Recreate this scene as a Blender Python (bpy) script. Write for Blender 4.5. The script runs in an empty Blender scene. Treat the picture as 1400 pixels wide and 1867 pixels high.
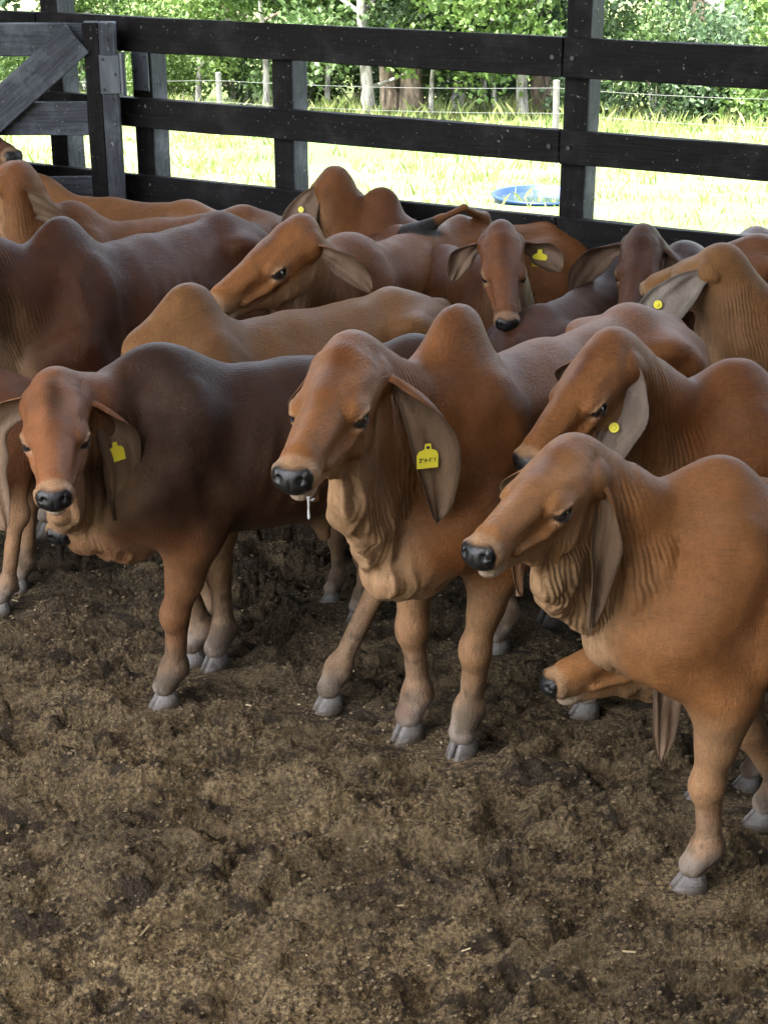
import bpy, bmesh, math, random, types
import numpy as np
from mathutils import Matrix, Vector
random.seed(7); np.random.seed(7)
S = bpy.context.scene
def link(o): S.collection.objects.link(o); return o
# ------------------------------------------------------------------ camera, sky, sun, exposure
CAM_Z, PITCH = 2.36, math.radians(22)
cam = bpy.data.cameras.new('camera'); co = link(bpy.data.objects.new('camera', cam)); S.camera = co
co.location = (0, 0, CAM_Z); co.rotation_euler = (math.radians(90) - PITCH, 0, 0)
cam.sensor_fit = 'VERTICAL'; cam.sensor_height = 36; cam.lens = 55.05; cam.clip_end = 1500; cam.clip_start = .05
SUN_EL, SUN_AZ = math.radians(66), math.radians(225)      # azimuth clockwise from +Y: behind the camera and to its left
w = bpy.data.worlds.new('World'); S.world = w; w.use_nodes = True; wn = w.node_tree; bg = wn.nodes['Background']
sky = wn.nodes.new('ShaderNodeTexSky'); sky.sky_type = 'NISHITA'; sky.sun_disc = False; sky.sun_elevation = SUN_EL; sky.sun_rotation = SUN_AZ
sky.air_density = 1.0; sky.dust_density = 4.5; sky.ozone_density = .6; sky.altitude = 200
hs_ = wn.nodes.new('ShaderNodeHueSaturation'); hs_.inputs['Saturation'].default_value = .45; wn.links.new(sky.outputs[0], hs_.inputs['Color']); wn.links.new(hs_.outputs[0], bg.inputs[0]); bg.inputs[1].default_value = .15
sl = bpy.data.lights.new('sun', 'SUN'); sl.energy = 2.4; sl.angle = math.radians(.5); sl.color = (1, .95, .87)
so = link(bpy.data.objects.new('sun', sl)); dv = Vector((math.sin(SUN_AZ) * math.cos(SUN_EL), math.cos(SUN_AZ) * math.cos(SUN_EL), math.sin(SUN_EL)))
so.rotation_euler = dv.to_track_quat('Z', 'Y').to_euler(); so.location = (-4, -6, 12)
S.view_settings.view_transform = 'Standard'; S.view_settings.look = 'None'; S.view_settings.gamma = 1; S.view_settings.use_curve_mapping = False
S.view_settings.exposure = 3.4
S.cycles.max_bounces = 6; S.cycles.diffuse_bounces = 1; S.cycles.glossy_bounces = 3; S.cycles.transparent_max_bounces = 8
ROOF = (-1.1, 7.2)
# ------------------------------------------------------------------ materials
MAT = {}
def newmat(name):
    m = bpy.data.materials.new(name); m.use_nodes = True; nt = m.node_tree; b = nt.nodes['Principled BSDF']; MAT[name] = m
    def N(t, **k):
        n = nt.nodes.new(t)
        for a, v in k.items():
            if a in n.inputs.keys(): n.inputs[a].default_value = v
            else: setattr(n, a, v)
        return n
    def noise(vec, scale, detail=3, rough=.55, dist=0.):
        n = N('ShaderNodeTexNoise'); n.inputs['Scale'].default_value = scale; n.inputs['Detail'].default_value = detail; n.inputs['Roughness'].default_value = rough; n.inputs['Distortion'].default_value = dist
        if vec is not None: nt.links.new(vec, n.inputs['Vector'])
        return n.outputs['Fac']
    def mapping(vec, sc, rot=(0, 0, 0)):
        n = N('ShaderNodeMapping'); n.inputs['Scale'].default_value = sc; n.inputs['Rotation'].default_value = rot; nt.links.new(vec, n.inputs['Vector']); return n.outputs[0]
    def ramp(fac, stops):
        n = N('ShaderNodeValToRGB'); e = n.color_ramp.elements
        while len(e) < len(stops): e.new(.5)
        for el, (p, c) in zip(e, stops): el.position = p; el.color = (*c, 1) if len(c) == 3 else c
        nt.links.new(fac, n.inputs[0]); return n.outputs[0]
    def math_(op, a, b=None, c=None):
        n = N('ShaderNodeMath'); n.operation = op
        for i, v in enumerate((a, b, c)):
            if v is None: continue
            if isinstance(v, (int, float)): n.inputs[i].default_value = v
            else: nt.links.new(v, n.inputs[i])
        return n.outputs[0]
    def mixc(fac, a, b, mode='MIX'):
        n = N('ShaderNodeMix'); n.data_type = 'RGBA'; n.blend_type = mode
        for i, v in ((0, fac), (6, a), (7, b)):
            if isinstance(v, (int, float)): n.inputs[i].default_value = v
            elif isinstance(v, tuple): n.inputs[i].default_value = (*v, 1)
            else: nt.links.new(v, n.inputs[i])
        return n.outputs[2]
    def bump(h, dist, strength=1., nrm=None):
        n = N('ShaderNodeBump'); n.inputs['Distance'].default_value = dist; n.inputs['Strength'].default_value = strength; nt.links.new(h, n.inputs['Height'])
        if nrm is not None: nt.links.new(nrm, n.inputs['Normal'])
        return n.outputs[0]
    def attr(n_, out='Fac'): n = N('ShaderNodeAttribute'); n.attribute_name = n_; return n.outputs[out]
    obj_ = lambda: N('ShaderNodeTexCoord').outputs['Object']
    geo = lambda: N('ShaderNodeNewGeometry').outputs['Position']
    L = nt.links.new
    return types.SimpleNamespace(m=m, nt=nt, b=b, N=N, noise=noise, mapping=mapping, ramp=ramp, math=math_, mixc=mixc, bump=bump, attr=attr, obj=obj_, geo=geo, L=L)

def flatmat(name, col, rough=.6, bumpsc=0, bumpd=.002, var=.15, **kw):
    k = newmat(name); o = k.obj(); n = k.noise(o, bumpsc or 20, 4)
    c = k.mixc(k.math('MULTIPLY', n, 1.), tuple(v * (1 - var) for v in col), tuple(min(1, v * (1 + var)) for v in col)); k.L(c, k.b.inputs['Base Color'])
    k.b.inputs['Roughness'].default_value = rough
    if bumpsc: k.L(k.bump(n, bumpd), k.b.inputs['Normal'])
    for a, v in kw.items(): k.b.inputs[a.replace('_', ' ')].default_value = v
    return k

# short-haired hide: pigment comes from the 'coat' attribute, relief from hair and skin folds
k = newmat('coat'); o = k.obj()
hair = k.noise(k.mapping(o, (24, 125, 125)), 1.6, 4, .7); hair2 = k.noise(k.mapping(o, (100, 100, 22), (.3, .2, 0)), 1.3, 4, .7); big = k.noise(o, 14, 4)
fl = k.attr('fold'); fm = k.attr('foldmask')
ph = k.math('MULTIPLY', fl, 6.2832 / .0135); ph = k.math('ADD', ph, k.math('MULTIPLY', k.noise(o, 7, 2), 16.)); w1 = k.math('SINE', ph)
w1 = k.math('MULTIPLY', k.math('MULTIPLY', w1, fm), k.noise(o, 6, 2)); wet = k.attr('wet')
c = k.mixc(hair, k.mixc(1., k.attr('coat', 'Color'), (.52, .50, .48), 'MULTIPLY'), k.mixc(1., k.attr('coat', 'Color'), (1.46, 1.45, 1.44), 'MULTIPLY'))
c = k.mixc(k.ramp(hair2, [(.45, (0, 0, 0)), (.75, (.4, .4, .4))]), c, k.mixc(1., k.attr('coat', 'Color'), (.45, .42, .40), 'MULTIPLY'))
dst = k.ramp(k.noise(o, 5.5, 6, .7), [(.50, (0, 0, 0)), (.70, (.13, .13, .13))]); c = k.mixc(k.mixc(1., dst, k.math('SUBTRACT', 1., k.attr('bare')), 'MULTIPLY'), c, (.17, .115, .068))
k.L(c, k.b.inputs['Base Color'])
dry = k.math('SUBTRACT', 1., wet)
h = k.math('ADD', k.math('MULTIPLY', hair, .0035), k.math('MULTIPLY', hair2, .0028)); h = k.math('MULTIPLY', h, dry); h = k.math('ADD', h, k.math('MULTIPLY', w1, .0016)); h = k.math('ADD', h, k.math('MULTIPLY', big, .0035))
peb = k.N('ShaderNodeTexVoronoi'); peb.inputs['Scale'].default_value = 260; k.L(o, peb.inputs['Vector']); h = k.math('ADD', h, k.math('MULTIPLY', k.math('MULTIPLY', peb.outputs['Distance'], wet), .0006))
k.L(k.bump(h, 1.), k.b.inputs['Normal'])
k.L(k.math('SUBTRACT', .44, k.math('MULTIPLY', wet, .04)), k.b.inputs['Roughness'])
k.L(k.math('ADD', .16, k.math('MULTIPLY', wet, .2)), k.b.inputs['Specular IOR Level'])
k.L(k.math('MULTIPLY', dry, .03), k.b.inputs['Sheen Weight']); k.b.inputs['Sheen Roughness'].default_value = .35; k.b.inputs['Sheen Tint'].default_value = (1, .85, .7, 1)

k = newmat('ear'); o = k.obj(); st = k.noise(k.mapping(o, (60, 60, 14)), 1.5, 3); n = k.noise(o, 140, 3); sn = k.math('MULTIPLY', k.math('ADD', st, n), .5)
k.L(k.mixc(sn, k.mixc(1., k.attr('coat', 'Color'), (.60, .58, .56), 'MULTIPLY'), k.mixc(1., k.attr('coat', 'Color'), (1.35, 1.35, 1.35), 'MULTIPLY')), k.b.inputs['Base Color'])
k.b.inputs['Roughness'].default_value = .6; k.b.inputs['Specular IOR Level'].default_value = .2; k.L(k.bump(sn, .004), k.b.inputs['Normal'])
k = newmat('hoof'); o = k.obj(); st = k.noise(k.mapping(o, (20, 20, 160)), 1., 3); n = k.noise(o, 60, 4)
hc = k.mixc(k.math('MULTIPLY', k.math('ADD', st, n), .5), (.035, .031, .028), (.17, .155, .14)); sx = k.N('ShaderNodeSeparateXYZ'); k.L(o, sx.inputs[0]); lo_ = k.math('ADD', sx.outputs['Z'], k.math('MULTIPLY', k.noise(k.geo(), 30, 4), .07))
k.L(k.mixc(k.ramp(lo_, [(.045, (1, 1, 1)), (.075, (0, 0, 0))]), hc, (.055, .040, .026)), k.b.inputs['Base Color']); k.b.inputs['Roughness'].default_value = .55; k.L(k.bump(k.math('ADD', st, n), .004), k.b.inputs['Normal'])
k = flatmat('eye', (.010, .009, .012), .06, var=.3); k.b.inputs['Coat Weight'].default_value = 1.; k.b.inputs['Coat Roughness'].default_value = .02
flatmat('brand', (.055, .022, .012), .7); flatmat('tag_yellow', (.75, .66, .05), .4, var=.08); flatmat('ink', (.02, .02, .03), .6)
k = flatmat('saliva', (.85, .87, .88), .08); k.b.inputs['Transmission Weight'].default_value = .6
# ------------------------------------------------------------------ signed-distance modelling of the animals
def V3(*a): return np.array(a, dtype=np.float64)
def unit(v): v = np.asarray(v, float); return v / (np.linalg.norm(v) + 1e-12)
def sst(a, b, x): t = np.clip((x - a) / (b - a), 0, 1); return t * t * (3 - 2 * t)

from concurrent.futures import ThreadPoolExecutor
POOL = ThreadPoolExecutor(4)
class Field:
    """a list of blended primitives; each is (kind, data, k, lo, hi)"""
    def __init__(s): s.p = []
    def cone(s, a, b, ra, rb, k=.04, flat=None):
        a = np.asarray(a, float); b = np.asarray(b, float); r = max(ra, rb) * 1.05
        s.p.append(('c', (a, b, ra, rb, flat), k, np.minimum(a, b) - r, np.maximum(a, b) + r))
    def ell(s, c, r, k=.04, M=None, sub=False):
        c = np.asarray(c, float); r = np.asarray(r, float) * np.ones(3); M = np.eye(3) if M is None else M
        e = np.sqrt(((M * r) ** 2).sum(1))
        s.p.append(('s' if sub else 'e', (c, r, M), k, c - e, c + e))
    def tri(s, a, b, c, r, k=.04):
        a, b, c = (np.asarray(q, float) for q in (a, b, c)); m = np.stack([a, b, c])
        s.p.append(('t', (a, b, c, r), k, m.min(0) - r, m.max(0) + r))
    @staticmethod
    def dist(kind, d, P):
        if kind == 'c':
            a, b, ra, rb, flat = d; ab = (b - a).astype(np.float32); L = float(ab @ ab) + 1e-9
            w = P - a.astype(np.float32); t = np.clip(w @ ab / L, 0, 1); q = w - t[:, None] * ab
            if flat is not None:
                n, f = flat; n = n.astype(np.float32); q = q + (q @ n)[:, None] * n * (1 / f - 1)
            return np.sqrt((q * q).sum(1)) - (ra + (rb - ra) * t)
        if kind in 'es':
            c, r, M = d; q = (P - c.astype(np.float32)) @ M.astype(np.float32); q1 = q / r.astype(np.float32)
            k0 = np.sqrt((q1 * q1).sum(1)); q2 = q1 / r.astype(np.float32); k1 = np.sqrt((q2 * q2).sum(1)) + 1e-6
            return k0 * (k0 - 1) / k1
        a, b, c, r = d; a, b, c = (x.astype(np.float32) for x in (a, b, c))
        ba, cb, ac = b - a, c - b, a - c; n = np.cross(ba, ac); pa, pb, pc = P - a, P - b, P - c
        ins = (np.sign(pa @ np.cross(ba, n)) + np.sign(pb @ np.cross(cb, n)) + np.sign(pc @ np.cross(ac, n))) < 2
        def seg(e, p): q = e * np.clip(p @ e / (e @ e + 1e-9), 0, 1)[:, None] - p; return (q * q).sum(1)
        de = np.minimum(np.minimum(seg(ba, pa), seg(cb, pb)), seg(ac, pc)); dn = (pa @ n) ** 2 / (n @ n + 1e-12)
        return np.sqrt(np.where(ins, de, dn)) - r
    @staticmethod
    def mix(kind, A, B, k):
        if kind == 's':
            B = -B; h = np.maximum(k - np.abs(A - B), 0) / k; return np.maximum(A, B) + h * h * k * .25
        h = np.maximum(k - np.abs(A - B), 0) / k; return np.minimum(A, B) - h * h * k * .25
    def at(s, P):
        if len(P) > 8000:
            n = 8; return np.concatenate(list(POOL.map(s.at1, np.array_split(P, n))))
        return s.at1(P)
    def at1(s, P):
        P = P.astype(np.float32); D = np.full(len(P), .3, np.float32)
        for kind, d, k, lo, hi in s.p:
            m = np.all((P > lo - k - .02) & (P < hi + k + .02), axis=1); i = np.nonzero(m)[0]
            if len(i): D[i] = s.mix(kind, D[i], s.dist(kind, d, P[i]), k)
        return D
    def grid(s, h):
        lo = np.min([p[3] for p in s.p if p[0] != 's'], 0) - 3 * h; hi = np.max([p[4] for p in s.p if p[0] != 's'], 0) + 3 * h
        n = np.ceil((hi - lo) / h).astype(int) + 1; D = np.full(n, .3, np.float32)
        ax = [(lo[i] + h * np.arange(n[i])).astype(np.float32) for i in range(3)]
        for kind, d, k, l, u in s.p:
            i0 = np.maximum(np.floor((l - k * .6 - 2 * h - lo) / h).astype(int), 0); i1 = np.minimum(np.ceil((u + k * .6 + 2 * h - lo) / h).astype(int) + 1, n)
            X, Y, Z = np.meshgrid(*(ax[j][i0[j]:i1[j]] for j in range(3)), indexing='ij')
            P = np.stack([X.ravel(), Y.ravel(), Z.ravel()], 1); sl = tuple(slice(i0[j], i1[j]) for j in range(3))
            blk = D[sl]; D[sl] = s.mix(kind, blk.ravel(), s.dist(kind, d, P), k).reshape(blk.shape)
        return D, lo
    def mesh(s, h):
        import openvdb
        D, lo = s.grid(h); g = openvdb.FloatGrid(.3); g.copyFromArray(D)
        pts, quads = g.convertToQuads(isovalue=0.0)
        return pts.astype(np.float64) * h + lo, quads[:, ::-1]
    def grad(s, P, e=.0015):
        D = s.at(P); G = np.stack([s.at(P + np.eye(3)[i] * e) - D for i in range(3)], 1) / e
        return D, G
    def project(s, P, it=2):
        for _ in range(it):
            D, G = s.grad(P); g2 = np.maximum((G * G).sum(1), .15)
            P = P - np.clip(D, -.02, .02)[:, None] * G / g2[:, None]
        return P

def noise3(P, sc, seed=0):
    """cheap value noise on points"""
    Q = P * sc + seed * 17.13; I = np.floor(Q).astype(np.int64); F = Q - I; F = F * F * (3 - 2 * F); out = 0
    for dx in (0, 1):
        for dy in (0, 1):
            for dz in (0, 1):
                h = (I[:, 0] + dx) * 374761393 + (I[:, 1] + dy) * 668265263 + (I[:, 2] + dz) * 2147483647 + seed * 974634
                h = (h ^ (h >> 13)) * 1274126177; h = (h ^ (h >> 16)) & 0xffff
                w = (F[:, 0] if dx else 1 - F[:, 0]) * (F[:, 1] if dy else 1 - F[:, 1]) * (F[:, 2] if dz else 1 - F[:, 2])
                out = out + w * h / 65535.
    return out

def head_frame(poll, muzz, roll=0.):
    """columns: forward (poll -> muzzle), left, up"""
    f = unit(np.asarray(muzz) - poll); up = V3(0, 0, 1)
    l = np.cross(up, f)
    l = unit(l) if np.linalg.norm(l) > .05 else V3(0, 1, 0)
    u = np.cross(f, l); c, s_ = math.cos(roll), math.sin(roll)
    return np.stack([f, c * l + s_ * u, -s_ * l + c * u], 1)

def cow_field(c):
    """all in the animal's own frame: x forward, y left, z up, origin on the ground under the withers; hump 1.25 high"""
    F = Field(); E, C, T = F.ell, F.cone, F.tri
    fat = c.get('fat', .93); Y = V3(0, 1, 0)
    lf = c.get('lift', 0.); E((-.03, 0, .80 + lf / 2), (.23, .165 * fat, .25 - lf / 2)); E((-.28, 0, .80), (.36, .205 * fat, .25), .08)
    E((-.52, 0, .785), (.30, .20 * fat, .225), .08); E((-.72, 0, .87), (.26, .165, .16), .08); E((-.90, 0, .87), (.18, .155, .17), .08)
    C((-.02, 0, 1.0), (-.40, 0, .99), .055, .05, .08); C((-.40, 0, .99), (-.82, 0, 1.01), .05, .05, .08); C((-.82, 0, 1.01), (-1.03, 0, .94), .055, .04, .07)
    hh = c.get('hump', 1.)
    R = rot_y(-.25)
    E((.03, 0, 1.03), (.20, .085, .11), .07); E((.0, 0, 1.02 + .09 * hh), (.105, .066, .135 * hh), .06, R)
    for q in (1, -1):
        E((-.80, q * .155, .975), (.06, .045, .04), .08); E((-1.05, q * .075, .90), (.045, .035, .04), .06)
        E((-.90, q * .10, .80), (.17, .075, .20), .07)
        E((.02, q * .105, .88), (.085, .055, .19), .10, rot_y(-.35)); E((.15, q * .105, .72), (.08, .06, .09), .06)
        C((-.50, q * .10, .66), (-.76, q * .125, .66), .04, .05, .06)
    for q in (1, -1):
        C((.10, q * .125, .68), (-.06, q * .125, .95), .035, .018, .09); C((-.06, q * .14, .62), (-.14, q * .13, .78), .05, .04, .08); C((-.86, q * .185, .93), (-.98, q * .13, .84), .03, .03, .06); C((-.72, q * .15, .80), (-.80, q * .16, .62), .035, .04, .05)
    E((.15, 0, .68 + lf), (.13, .115, .13), .07)
    for q in (1, -1): E((-.68, q * .225, .915), (.10, .05, .07), .09, None, True); E((-.14, q * .215, .84), (.04, .035, .20), .07, rot_y(-.2), True)
    # neck
    hp, HR, hs = c['poll'], c['HR'], c['hs']
    H = lambda x, y, z: hp + HR @ (V3(x, y, z) * hs)
    nb = V3(.06, 0, .86); h0 = H(.0, 0, -.085)
    d = h0 - nb; L = np.linalg.norm(d); ctrl = nb + V3(.5, 0, .10) * L * .9; ctrl = .5 * ctrl + .5 * (nb + h0) / 2
    bz = lambda t: (1 - t) ** 2 * nb + 2 * t * (1 - t) * ctrl + t * t * h0
    N = 6; ax = [bz(i / N) for i in range(N + 1)]; c['axis'] = ax
    rr = [.172, .150, .130, .114, .104, .098, .094]
    lat = []
    for i in range(N + 1):
        tg = unit(ax[min(i + 1, N)] - ax[max(i - 1, 0)]); l = np.cross(V3(0, 0, 1), tg); l = unit(l) if np.linalg.norm(l) > .1 else Y
        lat.append(l)
    for i in range(N): C(ax[i], ax[i + 1], rr[i], rr[i + 1], .05, (lat[i], .64))
    w0 = V3(.05, 0, 1.0); p0 = H(.0, 0, -.035); cm = (w0 + p0) / 2 + V3(0, 0, -.02)
    C(w0, cm, .055, .05, .07); C(cm, p0, .05, .045, .06)
    # dewlap: a hanging fold from the throat to the brisket
    th = H(.16, 0, -.20 ); dw = c.get('dew', 1.); br = V3(.19, 0, .645 - .03 * dw)
    dn = V3(0, 0, -1); edge, att = [], []
    M_ = 9
    Ea, Eb, Ec, Ed = (V3(.29, 0, .70 + lf), V3(.245, 0, .615 + lf), V3(.13, 0, .585 + lf), V3(.0, 0, .60 + lf * .7))
    side = lat[3] * .012; m_ = lambda t, h: (1 - t) * th + t * Ea + dn * h * dw
    edge = [th + dn * .015, m_(.18, .055) + side, m_(.36, .058) - side, m_(.54, .034), m_(.72, .026) + side, m_(.88, .022), Ea - side, Eb + side, Ec, Ed]
    att = [bz(1), bz(.88), bz(.75), bz(.60), bz(.45), bz(.30), bz(.15), nb, nb, nb - V3(.06, 0, 0)]
    att = [a_ * .75 + e_ * .25 for a_, e_ in zip(att, edge)]
    for i in range(len(edge) - 1):
        T(att[i], edge[i], edge[i + 1], .024, .045); T(att[i], edge[i + 1], att[i + 1], .024, .045)
    C(Eb, Ec, .045, .06, .06)
    c['edge'] = edge
    # legs
    c['feet'] = []
    for i, (fx, fy) in enumerate(c['legs']):  # shoulder > elbow > knee > fetlock
        q = 1 if i % 2 == 0 else -1
        kb = c.get('bend', (0, 0, 0, 0))[i]
        if i < 2:
            sh = V3(.09, q * .125, .76); el = V3(-.02 + fx * .15, q * .135 + fy * .1, .585)
            ft = V3(.03 + fx, q * .115 + fy, .125); kn = el * .42 + ft * .58 + V3(.018 + kb, 0, .01)
            C(sh, el, .088, .072, .05); C(el, kn, .066, .039, .04, (Y, .85)); C(el + V3(.0, 0, .03), el * .5 + kn * .5 + V3(-.012, 0, 0), .070, .042, .05, (Y, .8))
            E(kn + V3(.006, 0, .0), (.041, .039, .052), .03); C(kn, ft, .032, .028, .03)
            C(kn + V3(-.014, 0, -.04), ft + V3(-.014, 0, 0), .022, .022, .02)
        else:
            st = V3(-.78, q * .125, .68); hk = V3(-.98 + fx * .7, q * .12 + fy * .7, .455)
            ft = V3(-.93 + fx, q * .12 + fy, .13)
            C(V3(-.90, q * .11, .76), st + V3(-.05, 0, -.04), .13, .11, .07, (Y, .72)); C(st + V3(-.05, 0, -.03), hk, .098, .046, .05, (Y, .8))
            C(V3(-1.0, q * .10, .78), hk + V3(-.02, 0, .03), .085, .022, .05, (Y, .8))
            E(hk + V3(-.012, 0, 0), (.05, .038, .062), .03); C(hk + V3(.004, 0, -.02), ft, .036, .029, .03)
        E(ft, (.038, .039, .040), .03)
        dr = unit(V3(1, .12 * q, 0)); hoof = V3(ft[0], ft[1], 0) + dr * .035
        C(ft, hoof + V3(0, 0, .07), .033, .038, .03); C(ft + V3(-.028, 0, -.012), ft + V3(-.04, 0, -.03), .014, .010, .012)
        c['feet'].append((hoof, math.atan2(dr[1], dr[0])))
    # tail
    tb = [V3(-1.05, 0, .97), V3(-1.125, 0, .90), V3(-1.135, .01, .70), V3(-1.11, .02, .45)]
    tf = unit(V3(.02, .02, -1))
    if 'tailw' in c: tb = [tb[0]] + [c['tol'](q) for q in c['tailw'][:3]]; tf = unit(c['tol'](c['tailw'][3]) - tb[3])
    for i, (a, b) in enumerate(zip(tb[:-1], tb[1:])): C(a, b, (.035, .026, .017)[i], (.026, .017, .012)[i], .04 if i == 0 else .015)
    tk = c.get('tuft', 1.); C(tb[3] - tf * .03, tb[3] + tf * .14, .014, .030 * tk, .015); C(tb[3] + tf * .14, tb[3] + tf * .24, .030 * tk, .008, .015); c['tuftp'] = (tb[3], tb[3] + tf * .24)
    if c.get('sheath', 0): T((-.30, 0, .60), (-.60, 0, .60), (-.50, 0, .60 - .10 * c['sheath']), .022, .05); C((-.48, 0, .55), (-.50, 0, .52 - .06 * c['sheath']), .03, .022, .03)
    # head
    n0 = len(F.p)
    HW = .92
    def HE(x, y, z, r, k=.03, M=None, sub=False):
        E(H(x, y * HW, z), np.asarray(r) * V3(1, HW, 1) * hs, k * hs, HR if M is None else HR @ M, sub)
    def HC(a, b, ra, rb, k=.03, fl=None): C(H(a[0], a[1] * HW, a[2]), H(b[0], b[1] * HW, b[2]), ra * hs, rb * hs, k * hs, (HR @ V3(0, 1, 0), (fl or 1.) * .95))
    HE(.055, 0, -.075, (.085, .082, .075)); HE(.115, 0, -.070, (.105, .080, .070), .04)          # cranium, bulging forehead
    HC((.0, .0, -.035), (.05, 0, -.03), .045, .05, .04)
    HC((.15, 0, -.085), (.36, 0, -.088), .073, .044, .05, .84)                                   # nose bridge
    HC((.20, 0, -.055), (.37, 0, -.066), .036, .026, .05)
    HE(.400, 0, -.092, (.049, .045, .041), .035)                                                 # muzzle
    HE(.424, 0, -.085, (.030, .037, .029), .025)
    HC((.07, 0, -.145), (.20, 0, -.158), .058, .044, .05, .82); HC((.20, 0, -.158), (.370, 0, -.143), .038, .023, .03, .95)  # jaw
    HE(.385, 0, -.143, (.033, .030, .018), .010)                                                 # chin
    for q in (1, -1):
        HE(.115, q * .046, -.140, (.080, .036, .062), .025)                                      # cheek
        HE(.105, q * .062, -.062, (.075, .022, .040), .03)                                       # temple
        HE(.182, q * .072, -.058, (.040, .020, .022), .022, rot_z(-q * .25))                     # brow
        HE(.210, q * .070, -.108, (.046, .012, .012), .022, rot_z(-q * .28) @ rot_y(.25))        # cheekbone below the eye
        HC((.235, q * .058, -.112), (.325, q * .042, -.118), .010, .009, .018)                   # face ridge
        HC((.25, q * .040, -.052), (.345, q * .032, -.066), .012, .010, .018)                    # nasal edge
        HE(.275, q * .066, -.092, (.040, .010, .014), .02, rot_z(-q * .3), True)                 # hollow beside the nose
        HE(.215, q * .088, -.150, (.030, .010, .030), .02, None, True)                           # edge of the jaw muscle
        HC((.03, q * .045, -.02), (.045, q * .055, -.022), .017, .012, .02)                      # horn buds
        HE(.015, q * .080, -.075, (.032, .026, .036), .03); HC((.0, q * .07, -.05), (-.02, q * .075, -.10), .018, .014, .02)   # ear base
        HE(.150, q * .108, -.028, (.05, .02, .014), .03, None, True)
        HE(.187, q * .0985, -.079, (.0240, .018, .0130), .006, rot_x(q * -.25) @ rot_y(.18), True)   # eye opening
        HE(.190, q * .0885, -.0645, (.028, .010, .0060), .006, rot_z(-q * .25) @ rot_y(.18))     # upper lid
        HE(.190, q * .0865, -.0935, (.024, .009, .0045), .006, rot_z(-q * .25) @ rot_y(.1))      # lower lid
        M = rot_z(-q * .75) @ rot_x(q * .6)
        HE(.446, q * .032, -.078, (.020, .0082, .0120), .005, M, True); HE(.432, q * .043, -.071, (.012, .005, .006), .006, M, True)   # nostril
        HE(.424, q * .041, -.084, (.018, .007, .020), .022, rot_z(-q * .5))
        HE(.395, q * .050, -.127, (.056, .020, .0050), .006, rot_z(-q * .28) @ rot_y(-.12), True)              # mouth line
    HE(.440, 0, -.128, (.022, .03, .0050), .006, None, True)
    HE(.463, 0, -.095, (.008, .003, .022), .006, None, True)
    return F

def rot_y(a): c, s = math.cos(a), math.sin(a); return np.array([[c, 0, s], [0, 1, 0], [-s, 0, c]])
def rot_x(a): c, s = math.cos(a), math.sin(a); return np.array([[1, 0, 0], [0, c, -s], [0, s, c]])
def rot_z(a): c, s = math.cos(a), math.sin(a); return np.array([[c, -s, 0], [s, c, 0], [0, 0, 1]])

def quads_to_mesh(name, P, Q):
    me = bpy.data.meshes.new(name)
    me.vertices.add(len(P)); me.vertices.foreach_set('co', np.asarray(P, np.float32).ravel())
    me.loops.add(Q.size); me.loops.foreach_set('vertex_index', np.asarray(Q, np.int32).ravel())
    me.polygons.add(len(Q)); me.polygons.foreach_set('loop_start', np.arange(0, Q.size, Q.shape[1], dtype=np.int32))
    me.update(calc_edges=True); me.polygons.foreach_set('use_smooth', np.ones(len(Q), bool)); return me

def verts(me): a = np.empty(len(me.vertices) * 3, np.float32); me.vertices.foreach_get('co', a); return a.reshape(-1, 3).astype(np.float64)

def refine(me, sel):
    """split every face whose vertices are all selected by sel(P)"""
    bm = bmesh.new(); bm.from_mesh(me); m = sel(verts(me)); bm.verts.ensure_lookup_table()
    ed = [e for e in bm.edges if m[e.verts[0].index] and m[e.verts[1].index]]
    bmesh.ops.subdivide_edges(bm, edges=ed, cuts=1, use_grid_fill=True)
    bm.to_mesh(me); bm.free()

def seg_dist(P, A, B):
    ab = B - A; t = np.clip((P - A) @ ab / (ab @ ab), 0, 1); q = P - A - t[:, None] * ab; return np.sqrt((q * q).sum(1)), t

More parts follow.
